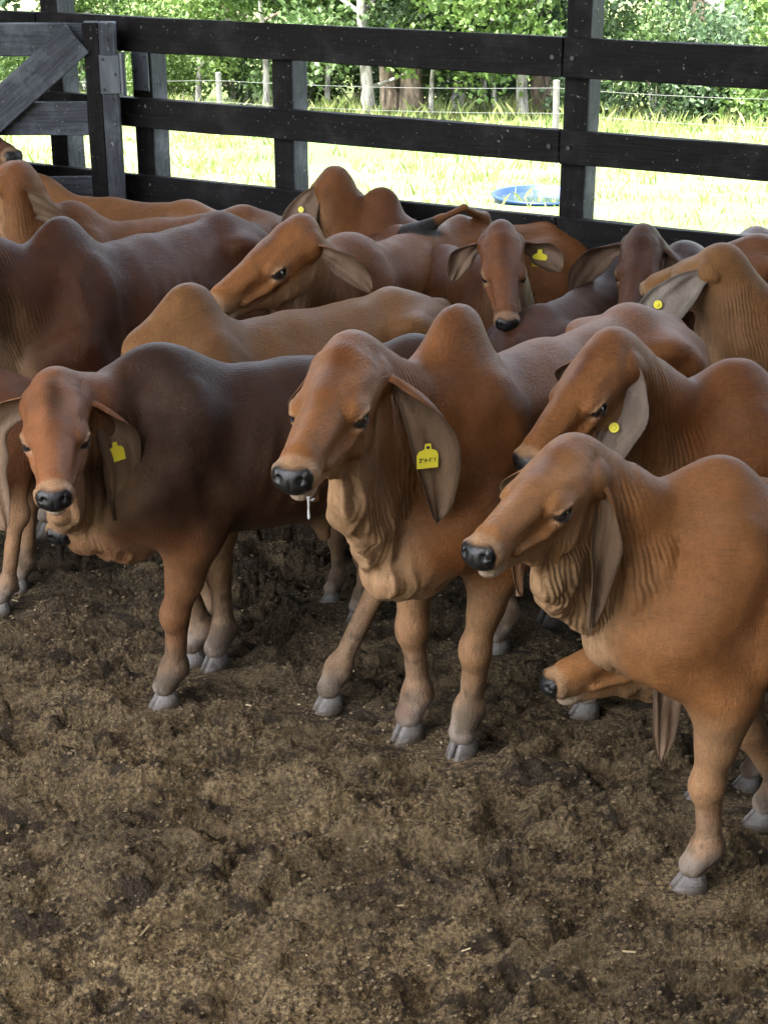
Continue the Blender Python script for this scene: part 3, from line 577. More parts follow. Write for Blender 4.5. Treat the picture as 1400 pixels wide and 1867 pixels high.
# ------------------------------------------------------------------ the herd
R1, R2, R3, R4, R5 = (.27, .104, .031), (.17, .062, .023), (.25, .116, .038), (.105, .038, .016), (.32, .137, .046)
D_ = math.radians
HERD = [
 dict(n='A', loc=(-.63, 4.27), yaw=D_(-154), s=.988, hump=.62, pollw=(-.881, 4.02, 1.118), muzzw=(-.819, 3.612, .928), legs=((-.019, -.12), (-.192, -.113), (.491, .114), (-.167, .261)), red=(.052, .0205, .0085), dark=(.020, .009, .005), face=(.30, .115, .042), shade=.45, detail=2, sheath=.7, seed=1, dew=1.5,
      label='dark-bodied young cow at front left, facing the camera with both ears out', ears={1: dict(tag=('flag', '', .5, 0.), tagscale=.8, spread=.25, of=.9), -1: dict(spread=.45, w=.085, dirw=(-.12, -.15, -.95), openw=(.15, -.95, -.1), curl=.9)}),
 dict(n='B', loc=(.18, 3.98), yaw=D_(-130.2), s=1.072, hump=1., pollw=(-.08, 3.66, 1.318), muzzw=(-.209, 3.223, 1.13), legs=((-.076, -.073), (-.055, -.005), (0, 0), (.051, -.111)), red=R1, shade=.5, detail=2, seed=2, drool=1, folds=1.35,
      label='big humped cow in the centre with numbered yellow tag and drool on its lip', ears={1: dict(tag=('flag', '224-129', .58, .15), tagup='up', tagscale=.85, spread=.22, len=.38, of=.9, dirw=(.28, .08, -.93), w=.052, curl=1.5), -1: dict(spread=.10, dirw=(-.02, .15, -1), len=.34, w=.045)}),
 dict(n='C', loc=(-.61, 4.72), yaw=D_(-141), s=.989, hump=.9, pollw=(-.899, 4.45, .912), muzzw=(-.922, 4.107, .614), legs=((.018, .093), (-.047, .146), (0, 0), (0, 0)), red=R3, shade=.2, detail=1, seed=3,
      label='tan-backed cow right behind the front left one, its head lowered out of sight'),
 dict(n='D', loc=(.77, 3.38), yaw=D_(180), s=.950, hump=.78, pollw=(.42, 3.28, 1.194), muzzw=(.183, 2.948, 1.07), legs=((-.069, -.048), (-.329, -.111), (0, 0), (0, 0)), red=R5, shade=.35, detail=2, seed=4, dew=1.1, lift=.075, folds=2., fat=.84,
      label='light brown cow nearest the camera at front right, half cut by the edge', ears={1: dict(spread=.10, w=.034, curl=1.7, of=.3, o0=.3, len=.38, dirw=(-.04, -.05, -1))}),
 dict(n='E', loc=(.97, 4.15), yaw=D_(-172), s=.955, hump=.75, pollw=(.583, 3.95, 1.244), muzzw=(.346, 3.703, .988), legs=((.295, -.223), (0, 0), (0, 0), (0, 0)), red=R1, shade=.4, detail=1, seed=5, folds=1.5,
      label='cow with round yellow ear button looking over the front right cow', ears={1: dict(tag=('round', '', .62, 0.), side=0, spread=.1, dirw=(-.40, -.25, -.85), openw=(-.25, -.95, .1), w=.058, curl=.95, len=.33, inner=(.22, .165, .125))}),
 dict(n='F', loc=(.97, 3.77), yaw=D_(178), s=0.790, hump=0.7, pollw=(0.775, 3.6, 0.655), muzzw=(0.40, 3.46, 0.50), hs=1.2, legs=((.06, -0.053), (-0.13, 0.099), (0, 0), (0, 0)), red=R5, shade=.1, detail=1, seed=6, ears={1: dict(w=.045, len=.40, curl=1.3, rootw=(.70, 3.47, .60), dirw=(.0, -.05, -1), spread=.02)},
      label='small cow whose lowered head shows beneath the front right cow'),
 dict(n='M', loc=(-1.17, 5.62), yaw=D_(-126), s=1.029, hump=0.8, pollw=(-1.508, 5.300, 1.290), muzzw=(-1.8, 4.93, 1.12), red=(.105, .037, .0135), shade=.6, detail=1, seed=7, label='large dark maroon cow at left with a bright streak along its back'),
 dict(n='N', loc=(-1.30, 6.50), yaw=D_(-150), s=0.952, hump=0.7, pollw=(-1.471, 6.350, 1.294), muzzw=(-1.751, 6.646, 1.134), red=R1, shade=.6, detail=1, seed=8, label='cow at the left edge turning its head away, ears spread',
      ears={1: dict(dirw=(.85, .1, -.5), openw=(.2, -.9, -.3)), -1: dict(dirw=(-.3, -.2, -.9), tag=('flag', '', .4, 0.))}),
 dict(n='O', loc=(-1.61, 7.30), yaw=D_(160), s=0.946, hump=0.6, pollw=(-1.987, 7.450, 1.124), muzzw=(-2.25, 7.2, .9), red=R5, shade=.1, detail=0, seed=9, brand=((-.98, 7.1, .93), (-.93, 7.1, .92), (-1.0, 7.1, .885)), label='orange-brown cow with a branded rump standing along the fence'),
 dict(n='J', loc=(-0.02, 6.85), yaw=D_(178), s=0.900, hump=1.0, pollw=(-0.226, 6.850, 1.182), muzzw=(-0.388, 7.127, 0.921), red=R1, shade=.7, detail=1, seed=10, label='humped cow by the fence looking away, round yellow button in its ear',
      ears={1: dict(tag=('round', '', .42, 0.), side=0, dirw=(-.45, -.05, -.85), openw=(-.2, -1, .1), w=.08, len=.36, curl=.9)}),
 dict(n='K', loc=(-0.14, 5.95), yaw=D_(-125), s=0.964, hump=0.5, pollw=(-0.30, 5.42, 1.255), muzzw=(-0.60, 5.13, 1.02), red=R1, shade=.5, detail=1, seed=11, tailw=((.42, 6.62, 1.03), (.33, 6.48, 1.10), (.22, 6.42, 1.06), (.10, 6.38, .99)), tuft=1.9, label='cow left of centre with one dark eye showing over the tan back',
      ears={1: dict(dirw=(.75, 0, -.65), openw=(.3, -.9, -.4), w=.05, len=.25)}),
 dict(n='I', loc=(0.42, 5.95), yaw=D_(-62), s=0.921, hump=0.3, pollw=(0.427, 5.620, 1.190), muzzw=(0.43, 5.30, .915), red=R2, shade=.7, detail=1, seed=12, label='cow facing the camera with ears held out and a yellow tag in one ear',
      ears={1: dict(dirw=(.80, -.1, -.55), openw=(.1, -.95, -.2), len=.18, w=.055, tag=('flag', '', .45, 0.), tagup='up', tagscale=1.), -1: dict(dirw=(-.6, 0, -.8), openw=(-.3, -.9, -.3), len=.18, w=.045)}),
 dict(n='R', loc=(0.94, 6.05), yaw=D_(58), s=0.885, hump=0.4, pollw=(1.10, 6.42, 0.886), muzzw=(1.288, 6.70, 0.66), red=R4, shade=.9, detail=0, seed=13, label='nearly black back of a cow facing away, right of the camera-facing cow'),
 dict(n='H', loc=(1.18, 6.10), yaw=D_(-125), s=0.902, hump=0.6, pollw=(0.965, 5.800, 1.140), muzzw=(0.867, 5.498, 0.873), red=R4, shade=.7, detail=1, seed=14, label='dark red head of a cow between the tall post and the pale-eared cow',
      ears={-1: dict(dirw=(-.75, -.1, -.7), openw=(-.3, -.9, -.2), w=.06, len=.28)}),
 dict(n='G', loc=(1.45, 5.20), yaw=D_(178), s=0.90, hump=0.9, pollw=(1.134, 5.250, 1.192), muzzw=(0.93, 5.52, 1.0), red=R3, shade=.2, detail=1, seed=15, folds=1.3, label='tan cow at right turned away, big pale ear with round yellow button',
      ears={1: dict(dirw=(-.78, -.1, -.62), openw=(-.1, -.95, .3), len=.36, w=.075, curl=.9, inner=(.30, .25, .20), tag=('round', '', .6, 0.), side=0, tagscale=1.15)}),
 dict(n='S', loc=(2.28, 6.00), yaw=D_(-4), s=0.994, hump=0.6, pollw=(2.564, 6.100, 1.171), muzzw=(2.8, 5.8, .95), red=R1, shade=.6, detail=0, seed=16, label='rump of a reddish cow by the fence at the right edge'),
 dict(n='T', loc=(1.86, 4.65), yaw=D_(2), s=0.85, hump=0.6, pollw=(2.131, 4.700, 1.001), muzzw=(2.4, 4.5, .8), red=R2, shade=.6, detail=0, seed=17, label='low reddish rump between the central cow and the right-hand hump'),
 dict(n='W', loc=(-.10, 4.95), yaw=D_(-148), s=.72, hump=.4, pollw=(-.38, 4.75, .74), muzzw=(-.50, 4.55, .55), red=(.04, .018, .010), shade=.9, detail=0, seed=20, label='small dark calf behind the front left cow, only its legs showing'),
 dict(n='Q', loc=(-2.01, 4.95), yaw=D_(184), s=0.804, hump=0.6, pollw=(-2.30, 4.900, 0.95), muzzw=(-2.5, 4.65, 0.70), legs=((0, 0), (0, 0), (0.047, -0.02), (0, 0)), red=R2, shade=.8, detail=0, seed=18, label='cow mostly outside the left edge, one hind leg showing'),
 dict(n='V', loc=(-2.57, 7.75), yaw=D_(3), s=1.029, hump=0.5, pollw=(-2.010, 7.700, 1.261), muzzw=(-1.704, 7.351, 1.169), red=R4, shade=.9, detail=0, seed=19, label='dark muzzle of a cow poking in at the far left by the gate', pushx=1),
]
def feet_world(c):
    out = []; R = rot_z(c['yaw'])
    for i, (fx, fy) in enumerate(c.get('legs', ((0, 0),) * 4)):
        q = 1 if i % 2 == 0 else -1; l = V3(.065 + fx, q * .115 + fy, 0) if i < 2 else V3(-.895 + fx, q * .12 + fy, 0)
        p = R @ (l * c['s']); out.append((c['loc'][0] + p[0], c['loc'][1] + p[1]))
    return out
FEET = [p for c in HERD for p in feet_world(c)]
# ------------------------------------------------------------------ setting
def grad2(X, Y, seed=0):
    """2-D gradient noise, about -.7 .. .7"""
    I, J = np.floor(X).astype(np.int64), np.floor(Y).astype(np.int64); fx, fy = X - I, Y - J
    ux, uy = fx * fx * fx * (fx * (fx * 6 - 15) + 10), fy * fy * fy * (fy * (fy * 6 - 15) + 10)
    def g(i, j, dx, dy):
        h = i * 374761393 + j * 668265263 + seed * 1442695041; h = (h ^ (h >> 13)) * 1274126177; h = (h ^ (h >> 16)) & 1023
        a = h * (2 * math.pi / 1024); return np.cos(a) * dx + np.sin(a) * dy
    return ((1 - uy) * ((1 - ux) * g(I, J, fx, fy) + ux * g(I + 1, J, fx - 1, fy)) + uy * ((1 - ux) * g(I, J + 1, fx, fy - 1) + ux * g(I + 1, J + 1, fx - 1, fy - 1)))
def fbm(X, Y, o=4, seed=0, gain=.5):
    v, a = 0, 1
    for i in range(o): v = v + a * grad2(X * 2 ** i, Y * 2 ** i, seed + i * 7); a *= gain
    return v
def terrain_z(x, y):
    y = np.asarray(y, float); x = np.asarray(x, float)
    z = -.093 * np.clip(y - 8.5, 0, 33) - .12 * sst(7.6, 8.6, y) * 0
    z = z + .12 * fbm(x * .12, y * .12, 3, 5) * sst(10, 16, y) + np.where(y > 60, 1, 0) * np.clip((y - 60) * .03, 0, 12)
    return z - .06
FU = V3(-.8797, .4755, 0); FN = V3(-.4755, -.8797, 0); F0 = V3(.777, 6.80, 0)      # fence line: along, towards the pen, a point on it
def pen_side(x, y): return (x - F0[0]) * FN[0] + (y - F0[1]) * FN[1]

# -- the trodden pen floor: real relief, finest where the camera looks
hp_rng = np.random.RandomState(4)
prints = [(hp_rng.uniform(-2.2, 2.2), 2.3 + 6 * hp_rng.rand() ** 1.4, hp_rng.uniform(.045, .075), hp_rng.uniform(.02, .05), hp_rng.uniform(0, 3.14)) for _ in range(110)]
def floor_z(X, Y):
    wx = X + .10 * grad2(X * 3, Y * 3, 41); wy = Y + .06 * grad2(X * 3 + 9, Y * 3, 42)
    z = .022 * fbm(wx * 1.8, wy * 3.2, 2, 11)
    u_, v_ = wx * .97 + wy * .24, wy * .97 - wx * .24         # trampled ridges run nearly across the view
    r1 = fbm(u_ * 2.8, v_ * 9, 2, 12, .5); r2 = fbm(u_ * 5 + 3, v_ * 19, 2, 71, .5)
    z = z + .085 * np.abs(r1) + .050 * np.abs(r2) - .045 * sst(.0, -.12, r1) - .025 * sst(.0, -.12, r2)
    cl = fbm(X * 22, Y * 28, 2, 13); z = z + .018 * cl + .022 * np.abs(grad2(X * 42, Y * 50, 14)) + .016 * np.abs(grad2(X * 78, Y * 84, 16)) * (1 + cl) + .006 * grad2(X * 135, Y * 140, 18)
    for px, py, r, dp, a in prints:
        m = (np.abs(X - px) < r * 3) & (np.abs(Y - py) < r * 3)
        if not m.any(): continue
        dx, dy = X[m] - px, Y[m] - py; c, s_ = math.cos(a), math.sin(a); q = np.sqrt(((dx * c + dy * s_) / 1.35) ** 2 + (-dx * s_ + dy * c) ** 2) / r
        z[m] += -dp * np.exp(-q ** 4) + dp * .35 * np.exp(-((q - 1.35) / .4) ** 2)
    for px, py in FEET:
        m = (np.abs(X - px) < .25) & (np.abs(Y - py) < .25)
        if m.any(): d = np.sqrt((X[m] - px) ** 2 + ((Y[m] - py) * 1.0) ** 2); w_ = sst(.17, .085, d); z[m] = z[m] * (1 - w_) + (np.clip(z[m] * .25, -.012, .010)) * w_
    return z
def axis(parts):
    out = [parts[0][0]]
    for a, b, st in parts:
        n = max(1, int(round((b - a) / st))); out += list(a + (b - a) * (i + 1) / n for i in range(n))
    return np.array(out)
xs = axis([(-9, -2.4, .12), (-2.4, -1.25, .02), (-1.25, 1.25, .0062), (1.25, 2.4, .02), (2.4, 8, .12)])
ys = axis([(-3, 2.3, .12), (2.3, 2.6, .02), (2.6, 4.5, .0062), (4.5, 5.4, .012), (5.4, 7, .04), (7, 12.0, .12)])
X, Y = np.meshgrid(xs, ys, indexing='xy'); sd = pen_side(X, Y); Z = floor_z(X.ravel(), Y.ravel()).reshape(X.shape) * sst(-.3, .3, sd); Z -= (.09 + .6 * sst(-.3, -.8, sd)) * sst(.2, -.25, sd)
nx, ny = len(xs), len(ys); ii = (np.arange(ny - 1)[:, None] * nx + np.arange(nx - 1)[None]).ravel(); Q = np.stack([ii, ii + 1, ii + nx + 1, ii + nx], 1)
me = quads_to_mesh('pen_floor', np.stack([X.ravel(), Y.ravel(), Z.ravel()], 1), Q); pf = link(bpy.data.objects.new('ground_soil', me)); pf['kind'] = 'structure'
k = newmat('soil'); g = k.geo()
n1, n2, n3, n4 = k.noise(g, 1.3, 3), k.noise(g, 9, 5, .65), k.noise(g, 88, 4, .75), k.noise(k.mapping(g, (1, 1.4, 1)), 190, 4, .75)
c = k.ramp(n3, [(.33, (.012, .008, .005)), (.43, (.055, .038, .020)), (.52, (.24, .165, .084)), (.64, (.52, .385, .205))])
c = k.mixc(k.math('MULTIPLY', k.ramp(n2, [(.35, (0, 0, 0)), (.7, (1, 1, 1))]), .5), c, (.30, .215, .108)); c = k.mixc(k.ramp(n1, [(.32, (.7, .7, .7)), (.6, (0, 0, 0))]), c, (.040, .030, .018))
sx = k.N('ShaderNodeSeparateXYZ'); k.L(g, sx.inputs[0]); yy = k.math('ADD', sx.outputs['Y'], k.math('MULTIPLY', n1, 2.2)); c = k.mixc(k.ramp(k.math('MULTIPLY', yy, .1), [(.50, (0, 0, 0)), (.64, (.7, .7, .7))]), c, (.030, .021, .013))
n5 = k.noise(k.mapping(g, (3.6, 14, 1), (0, 0, -.24)), 1., 5, .70, .8); c = k.mixc(k.ramp(n5, [(.40, (.85, .85, .85)), (.47, (0, 0, 0))]), c, (.030, .021, .013)); c = k.mixc(k.ramp(n5, [(.55, (0, 0, 0)), (.70, (.5, .5, .5))]), c, (.38, .28, .155))  # dark bands painted in for the shade in hollows between ridges
c = k.mixc(k.ramp(n4, [(.62, (0, 0, 0)), (.70, (1, 1, 1))]), c, (.34, .25, .135)); c = k.mixc(k.ramp(n4, [(.26, (1, 1, 1)), (.38, (0, 0, 0))]), c, (.028, .020, .013))
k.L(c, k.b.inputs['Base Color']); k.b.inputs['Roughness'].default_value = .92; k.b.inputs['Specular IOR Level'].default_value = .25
k.L(k.bump(k.math('ADD', k.math('MULTIPLY', n3, 1.2), n4), .028), k.b.inputs['Normal'])
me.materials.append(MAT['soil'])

# -- loose clods and fibres on it (nobody could count them)
def scatter_mesh(name, base_v, base_f, P, Rm, Sc, mat, kind='stuff'):
    n = len(P); bv = np.asarray(base_v, float); V = np.einsum('nij,vj->nvi', Rm, bv) * Sc[:, None, :] if Sc.ndim == 2 else np.einsum('nij,vj->nvi', Rm, bv) * Sc[:, None, None]
    V = V + P[:, None, :]; Fa = (np.asarray(base_f)[None] + (np.arange(n) * len(bv))[:, None, None]).reshape(-1, len(base_f[0]))
    me = quads_to_mesh(name, V.reshape(-1, 3), Fa); me.materials.append(mat); me.polygons.foreach_set('use_smooth', np.zeros(len(me.polygons), bool))
    o = link(bpy.data.objects.new(name, me)); o['kind'] = kind; return o
def rand_rot(n, rng):
    q = rng.normal(size=(n, 4)); q /= np.linalg.norm(q, axis=1)[:, None]; w_, x, y, z = q.T
    return np.stack([np.stack([1 - 2 * (y * y + z * z), 2 * (x * y - z * w_), 2 * (x * z + y * w_)], 1), np.stack([2 * (x * y + z * w_), 1 - 2 * (x * x + z * z), 2 * (y * z - x * w_)], 1), np.stack([2 * (x * z - y * w_), 2 * (y * z + x * w_), 1 - 2 * (x * x + y * y)], 1)], 1)
bmq = bmesh.new(); bmesh.ops.create_icosphere(bmq, subdivisions=1, radius=1); rng = np.random.RandomState(9)
iv = np.array([v.co[:] for v in bmq.verts]); iv *= (1 + .35 * (rng.rand(len(iv)) - .5))[:, None]; iff = [[v.index for v in f.verts] for f in bmq.faces]; bmq.free()
n = 48000; px = rng.uniform(-1.5, 1.5, n); py = 2.5 + 3.6 * rng.rand(n) ** 1.5; r = .0016 + .0070 * rng.rand(n) ** 5
P = np.stack([px, py, floor_z(px, py) + r * .25], 1)
k = newmat('clod'); g = k.geo(); k.L(k.ramp(k.noise(g, 110, 2), [(.35, (.03, .021, .012)), (.5, (.10, .070, .036)), (.66, (.17, .122, .062))]), k.b.inputs['Base Color']); k.b.inputs['Roughness'].default_value = .95
k.L(k.bump(k.noise(g, 300, 3), .004), k.b.inputs['Normal'])
scatter_mesh('soil_clods', iv, iff, P, rand_rot(n, rng), np.stack([r * 1.2, r, r * .7], 1), MAT['clod'])
n = 420; px = rng.uniform(-1.5, 1.5, n); py = 2.55 + 3. * rng.rand(n) ** 1.3; L_ = .006 + .045 * rng.rand(n) ** 3.5; a = rng.rand(n) * 6.28; tl = rng.normal(0, .25, n)
bv = np.array([(-.5, -1, 0), (0, -1, .35), (.5, -1, 0), (.5, 1, 0), (0, 1, .5), (-.5, 1, 0)])
V = []; Fq = []
for i in range(n):
    d = V3(math.cos(a[i]), math.sin(a[i]), tl[i]); s_ = V3(-math.sin(a[i]), math.cos(a[i]), 0); z0 = floor_z(px[i:i + 1], py[i:i + 1])[0] + .005
    b0 = len(V); wd = .0008 + .0009 * (L_[i] > .03)
    for t in (-.5, -.1, .3, .5):
        for sg in (-1, 1): V.append(V3(px[i], py[i], z0) + d * t * L_[i] + s_ * (sg * wd + .08 * L_[i] * t * t) + V3(0, 0, .0015 * sg + .06 * L_[i] * (.25 - t * t)))
    for j in range(3): q = b0 + j * 2; Fq.append((q, q + 1, q + 3, q + 2))
k = flatmat('straw', (.30, .23, .13), .8, var=.45)
o = link(bpy.data.objects.new('straw_bits', quads_to_mesh('straw_bits', np.array(V), np.array(Fq)))); o.data.materials.append(MAT['straw']); o['kind'] = 'stuff'

# -- pasture falling away behind the pen
xs = axis([(-400, -60, 17), (-60, 60, .8), (60, 400, 17)]); ys = axis([(-200, -4, 14), (-4, 70, .6), (70, 700, 21)])
X, Y = np.meshgrid(xs, ys, indexing='xy'); Z = terrain_z(X.ravel(), Y.ravel()); nx, ny = len(xs), len(ys)
ii = (np.arange(ny - 1)[:, None] * nx + np.arange(nx - 1)[None]).ravel(); Q = np.stack([ii, ii + 1, ii + nx + 1, ii + nx], 1)
P = np.stack([X.ravel(), Y.ravel(), Z.ravel()], 1); inside = (P[:, 0] > -8.5) & (P[:, 0] < 7.5) & (P[:, 1] > -2.6) & (pen_side(P[:, 0], P[:, 1]) > -.2); P[inside, 2] -= .25
me = quads_to_mesh('pasture', P, Q); pa = link(bpy.data.objects.new('pasture', me)); pa['kind'] = 'structure'
k = newmat('pasture'); g = k.geo(); n1 = k.noise(g, .22, 4); n2 = k.noise(g, 2.2, 5, .65)
c = k.ramp(n2, [(.3, (.06, .10, .02)), (.5, (.14, .16, .05)), (.7, (.27, .26, .12))]); c = k.mixc(k.ramp(n1, [(.35, (1, 1, 1)), (.62, (0, 0, 0))]), c, (.07, .13, .025))
k.L(c, k.b.inputs['Base Color']); k.b.inputs['Roughness'].default_value = .9; k.L(k.bump(n2, .15), k.b.inputs['Normal']); me.materials.append(MAT['pasture'])

def leafmat(name, a, b_, trans=.35):
    k = newmat(name); g = k.geo(); n = k.noise(g, 1.1, 2); n2 = k.noise(g, 5, 2)
    c = k.mixc(k.ramp(k.math('MULTIPLY', k.math('ADD', n, n2), .5), [(.38, (0, 0, 0)), (.6, (1, 1, 1))]), tuple(v * .85 for v in a), tuple(v * .85 for v in b_))
    k.L(c, k.b.inputs['Base Color']); k.b.inputs['Roughness'].default_value = .5
    t = k.N('ShaderNodeBsdfTranslucent'); k.L(c, t.inputs[0]); mx = k.N('ShaderNodeMixShader'); mx.inputs[0].default_value = trans
    k.L(k.b.outputs[0], mx.inputs[1]); k.L(t.outputs[0], mx.inputs[2]); k.L(mx.outputs[0], k.nt.nodes['Material Output'].inputs[0]); return k.m
leafmat('leaf_a', (.05, .10, .030), (.11, .18, .055)); leafmat('leaf_b', (.07, .14, .030), (.16, .25, .06)); leafmat('leaf_c', (.045, .09, .042), (.09, .145, .065)); leafmat('grass_blade', (.12, .20, .04), (.34, .36, .14), .3)
for nm, a, b_ in (('bark_pale', (.15, .14, .12), (.46, .44, .39)), ('bark_brown', (.10, .075, .055), (.30, .23, .17))):
    k = newmat(nm); g = k.geo(); n = k.noise(k.mapping(g, (6, 6, 1.6)), 1.4, 5, .65); k.L(k.ramp(n, [(.38, a), (.56, b_)]), k.b.inputs['Base Color']); k.b.inputs['Roughness'].default_value = .9; k.L(k.bump(n, .05), k.b.inputs['Normal'])

def tube(V, Fq, pts, rad, sides=8, wob=0., rng=None):
    prev = None
    for i, p in enumerate(pts):
        t = unit(pts[min(i + 1, len(pts) - 1)] - pts[max(i - 1, 0)]); a = unit(np.cross(t, V3(.3, .9, .2))); b = np.cross(t, a); b0 = len(V)
        for j in range(sides):
            an = j / sides * 2 * math.pi; rr = rad[i] * (1 + (wob * (rng.rand() - .5) if rng is not None else 0)); V.append(p + (a * math.cos(an) + b * math.sin(an)) * rr)
        if prev is not None:
            for j in range(sides): Fq.append((prev + j, prev + (j + 1) % sides, b0 + (j + 1) % sides, b0 + j))
        prev = b0
LEAFV = np.array([(0, 0, 0), (.5, -.34, .10), (1, 0, .0), (.5, .34, .10)])
def leaves(name, centres, radii, n, size, mat, rng, flat=.8):
    ci = rng.choice(len(centres), n, p=np.array(radii) ** 2 / (np.array(radii) ** 2).sum()); d = rng.normal(size=(n, 3)); d /= np.linalg.norm(d, axis=1)[:, None]
    rr = np.array(radii)[ci] * (.35 + .65 * rng.rand(n) ** .5) * (1 + .25 * rng.normal(size=n).clip(-1, 1.5)); P = np.array(centres)[ci] + d * rr[:, None] * V3(1, 1, flat)
    P = P[P[:, 2] > terrain_z(P[:, 0], P[:, 1]) - .1]; n = len(P)
    V = np.einsum('nij,vj->nvi', rand_rot(n, rng), LEAFV) * (size * (.6 + .8 * rng.rand(n)))[:, None, None] + P[:, None, :]
    Q = (np.arange(4)[None] + 4 * np.arange(n)[:, None]); me = quads_to_mesh(name, V.reshape(-1, 3), Q); me.polygons.foreach_set('use_smooth', np.zeros(len(Q), bool)); me.materials.append(MAT[mat]); return me
def make_tree(px, Y, dia, h, lean, bark, leaf, label, nleaf, crown_lo=1.3, seed=0, spread=1.9, size=.15):
    """px: where along x; all built in world metres"""
    rng = np.random.RandomState(seed + 100); x = px; z0 = float(terrain_z(x, Y)); base = V3(x, Y, z0)
    V, Fq = [], []; pts = [base + V3(lean * t * h * .35 + .05 * math.sin(t * 9 + seed), .04 * math.sin(t * 7 + seed), h * t * .8 - .15) for t in np.linspace(0, 1, 9)]
    tube(V, Fq, pts, [dia / 2 * (1.35 if i == 0 else 1.08 if i == 1 else 1) * (1 - .75 * i / 8) for i in range(9)], 10, .12, rng)
    cs, rs = [], []; nl = 9
    for i in range(nl):
        t = (crown_lo + (h * .8 - crown_lo) * (i + .5) / nl) / (h * .8); p = pts[min(8, max(0, int(t * 8)))]; an = rng.rand() * 6.28; L = spread * (.7 + .7 * rng.rand()) * (1 - .3 * t)
        q = p + V3(math.cos(an) * L, math.sin(an) * L, L * (.35 - .4 * (t < .35) * rng.rand())); m = (p + q) / 2 + V3(0, 0, .15)
        tube(V, Fq, [p, m, q], [dia * .2, dia * .12, dia * .05], 5)
        cs += [q, m * .4 + q * .6 + V3(rng.normal() * .4, rng.normal() * .4, .2)]; rs += [.55 + .5 * rng.rand(), .5 + .3 * rng.rand()]
    cs.append(pts[-1] + V3(0, 0, .3)); rs.append(1.1)
    o = link(bpy.data.objects.new('tree', None)); o.location = tuple(base); o['label'] = label; o['category'] = 'tree'; o['group'] = 'trees along the edge of the wood'
    t_ = link(bpy.data.objects.new('trunk', quads_to_mesh('trunk', np.array(V) - base, np.array(Fq)))); t_.data.materials.append(MAT[bark]); t_.parent = o
    me = leaves('crown', cs, rs, nleaf, size, leaf, rng); me.transform(Matrix.Translation(-Vector(base))); c_ = link(bpy.data.objects.new('crown', me)); c_.parent = o; c_['kind'] = 'stuff'
    return o
def make_bush(x, Y, r, h, leaf, label, n, seed, size=.12):
    rng = np.random.RandomState(seed + 500); z0 = float(terrain_z(x, Y)); cs, rs = [], []; V, Fq = [], []; base = V3(x, Y, z0)
    for i in range(9):
        an = rng.rand() * 6.28; q = base + V3(math.cos(an) * r * .65 * rng.rand() ** .5, math.sin(an) * r * .5, h * (.15 + .75 * rng.rand())); cs.append(q); rs.append(r * (.30 + .25 * rng.rand()))
        tube(V, Fq, [base + V3(rng.normal() * .1, 0, -.1), (base + q) / 2 + V3(rng.normal() * .15, 0, .1), q], [.03, .022, .01], 5)
    o = link(bpy.data.objects.new('bush', None)); o.location = tuple(base); o['label'] = label; o['category'] = 'bush'; o['group'] = 'bushes under the trees'
    s_ = link(bpy.data.objects.new('stems', quads_to_mesh('stems', np.array(V) - base, np.array(Fq)))); s_.data.materials.append(MAT['bark_pale']); s_.parent = o
    me = leaves('foliage', cs, rs, n, size, leaf, rng, .9); me.transform(Matrix.Translation(-Vector(base))); c_ = link(bpy.data.objects.new('foliage', me)); c_.parent = o; c_['kind'] = 'stuff'; return o
def xat(px, Y): return (px - 700) / 2855 * (Y * math.cos(PITCH) + 4.6 * math.sin(PITCH))
TREES = [  # px in the photograph, distance, trunk diameter, height, lean, bark, leaf, label
 (483, 37, .16, 7, .0, 'bark_pale', 'leaf_b', 'slim pale-barked tree seen beside the second fence post'), (668, 36, .30, 8, -.05, 'bark_pale', 'leaf_a', 'white-barked tree left of the pair of thick brown trunks'),
 (715, 37.5, .50, 9, -.12, 'bark_brown', 'leaf_a', 'left of the two thick brown trunks standing close together'), (752, 36.5, .52, 9, .05, 'bark_brown', 'leaf_a', 'right of the two thick brown trunks standing close together'),
 (790, 35.5, .12, 6, -.04, 'bark_pale', 'leaf_b', 'thin white sapling right of the thick brown trunks'), (832, 37, .32, 8, .16, 'bark_pale', 'leaf_a', 'white-barked tree leaning to the right over the green slope'),
 (878, 39, .18, 7, .0, 'bark_pale', 'leaf_c', 'slim grey tree right of the leaning white trunk'), (900, 35.5, .11, 5, -.10, 'bark_pale', 'leaf_b', 'very thin forked white sapling before the grey tree'),
 (948, 35, .25, 8, .01, 'bark_pale', 'leaf_c', 'straight white birch-like trunk left of the tall pen post'), (988, 37, .45, 9, -.06, 'bark_brown', 'leaf_c', 'thick grey-brown trunk just left of the tall pen post'),
 (600, 39, .14, 7, .02, 'bark_pale', 'leaf_a', 'slim tree in the gap right of the second fence post'), (363, 40, .16, 6, .0, 'bark_pale', 'leaf_b', 'small pale tree behind the white pasture post'),
 (95, 44, .22, 6, .05, 'bark_pale', 'leaf_b', 'pale tree beyond the gate at the left edge'), (1290, 36, .30, 8, .12, 'bark_pale', 'leaf_c', 'tree with pale bare limbs above the dark bushes on the right')]
for i, (px, Y, dia, h, ln, bk, lf, lb) in enumerate(TREES): make_tree(xat(px, Y), Y, dia, h, ln, bk, lf, lb, 6500, crown_lo=(1.9, 1.1, 1.5)[i % 3] if px < 1100 else 1.2, seed=i)
BACK = [(-15, 45), (-9.5, 47), (-4.5, 46), (0, 48), (4.5, 46), (9, 47), (14, 45), (19, 44), (-21, 46)]
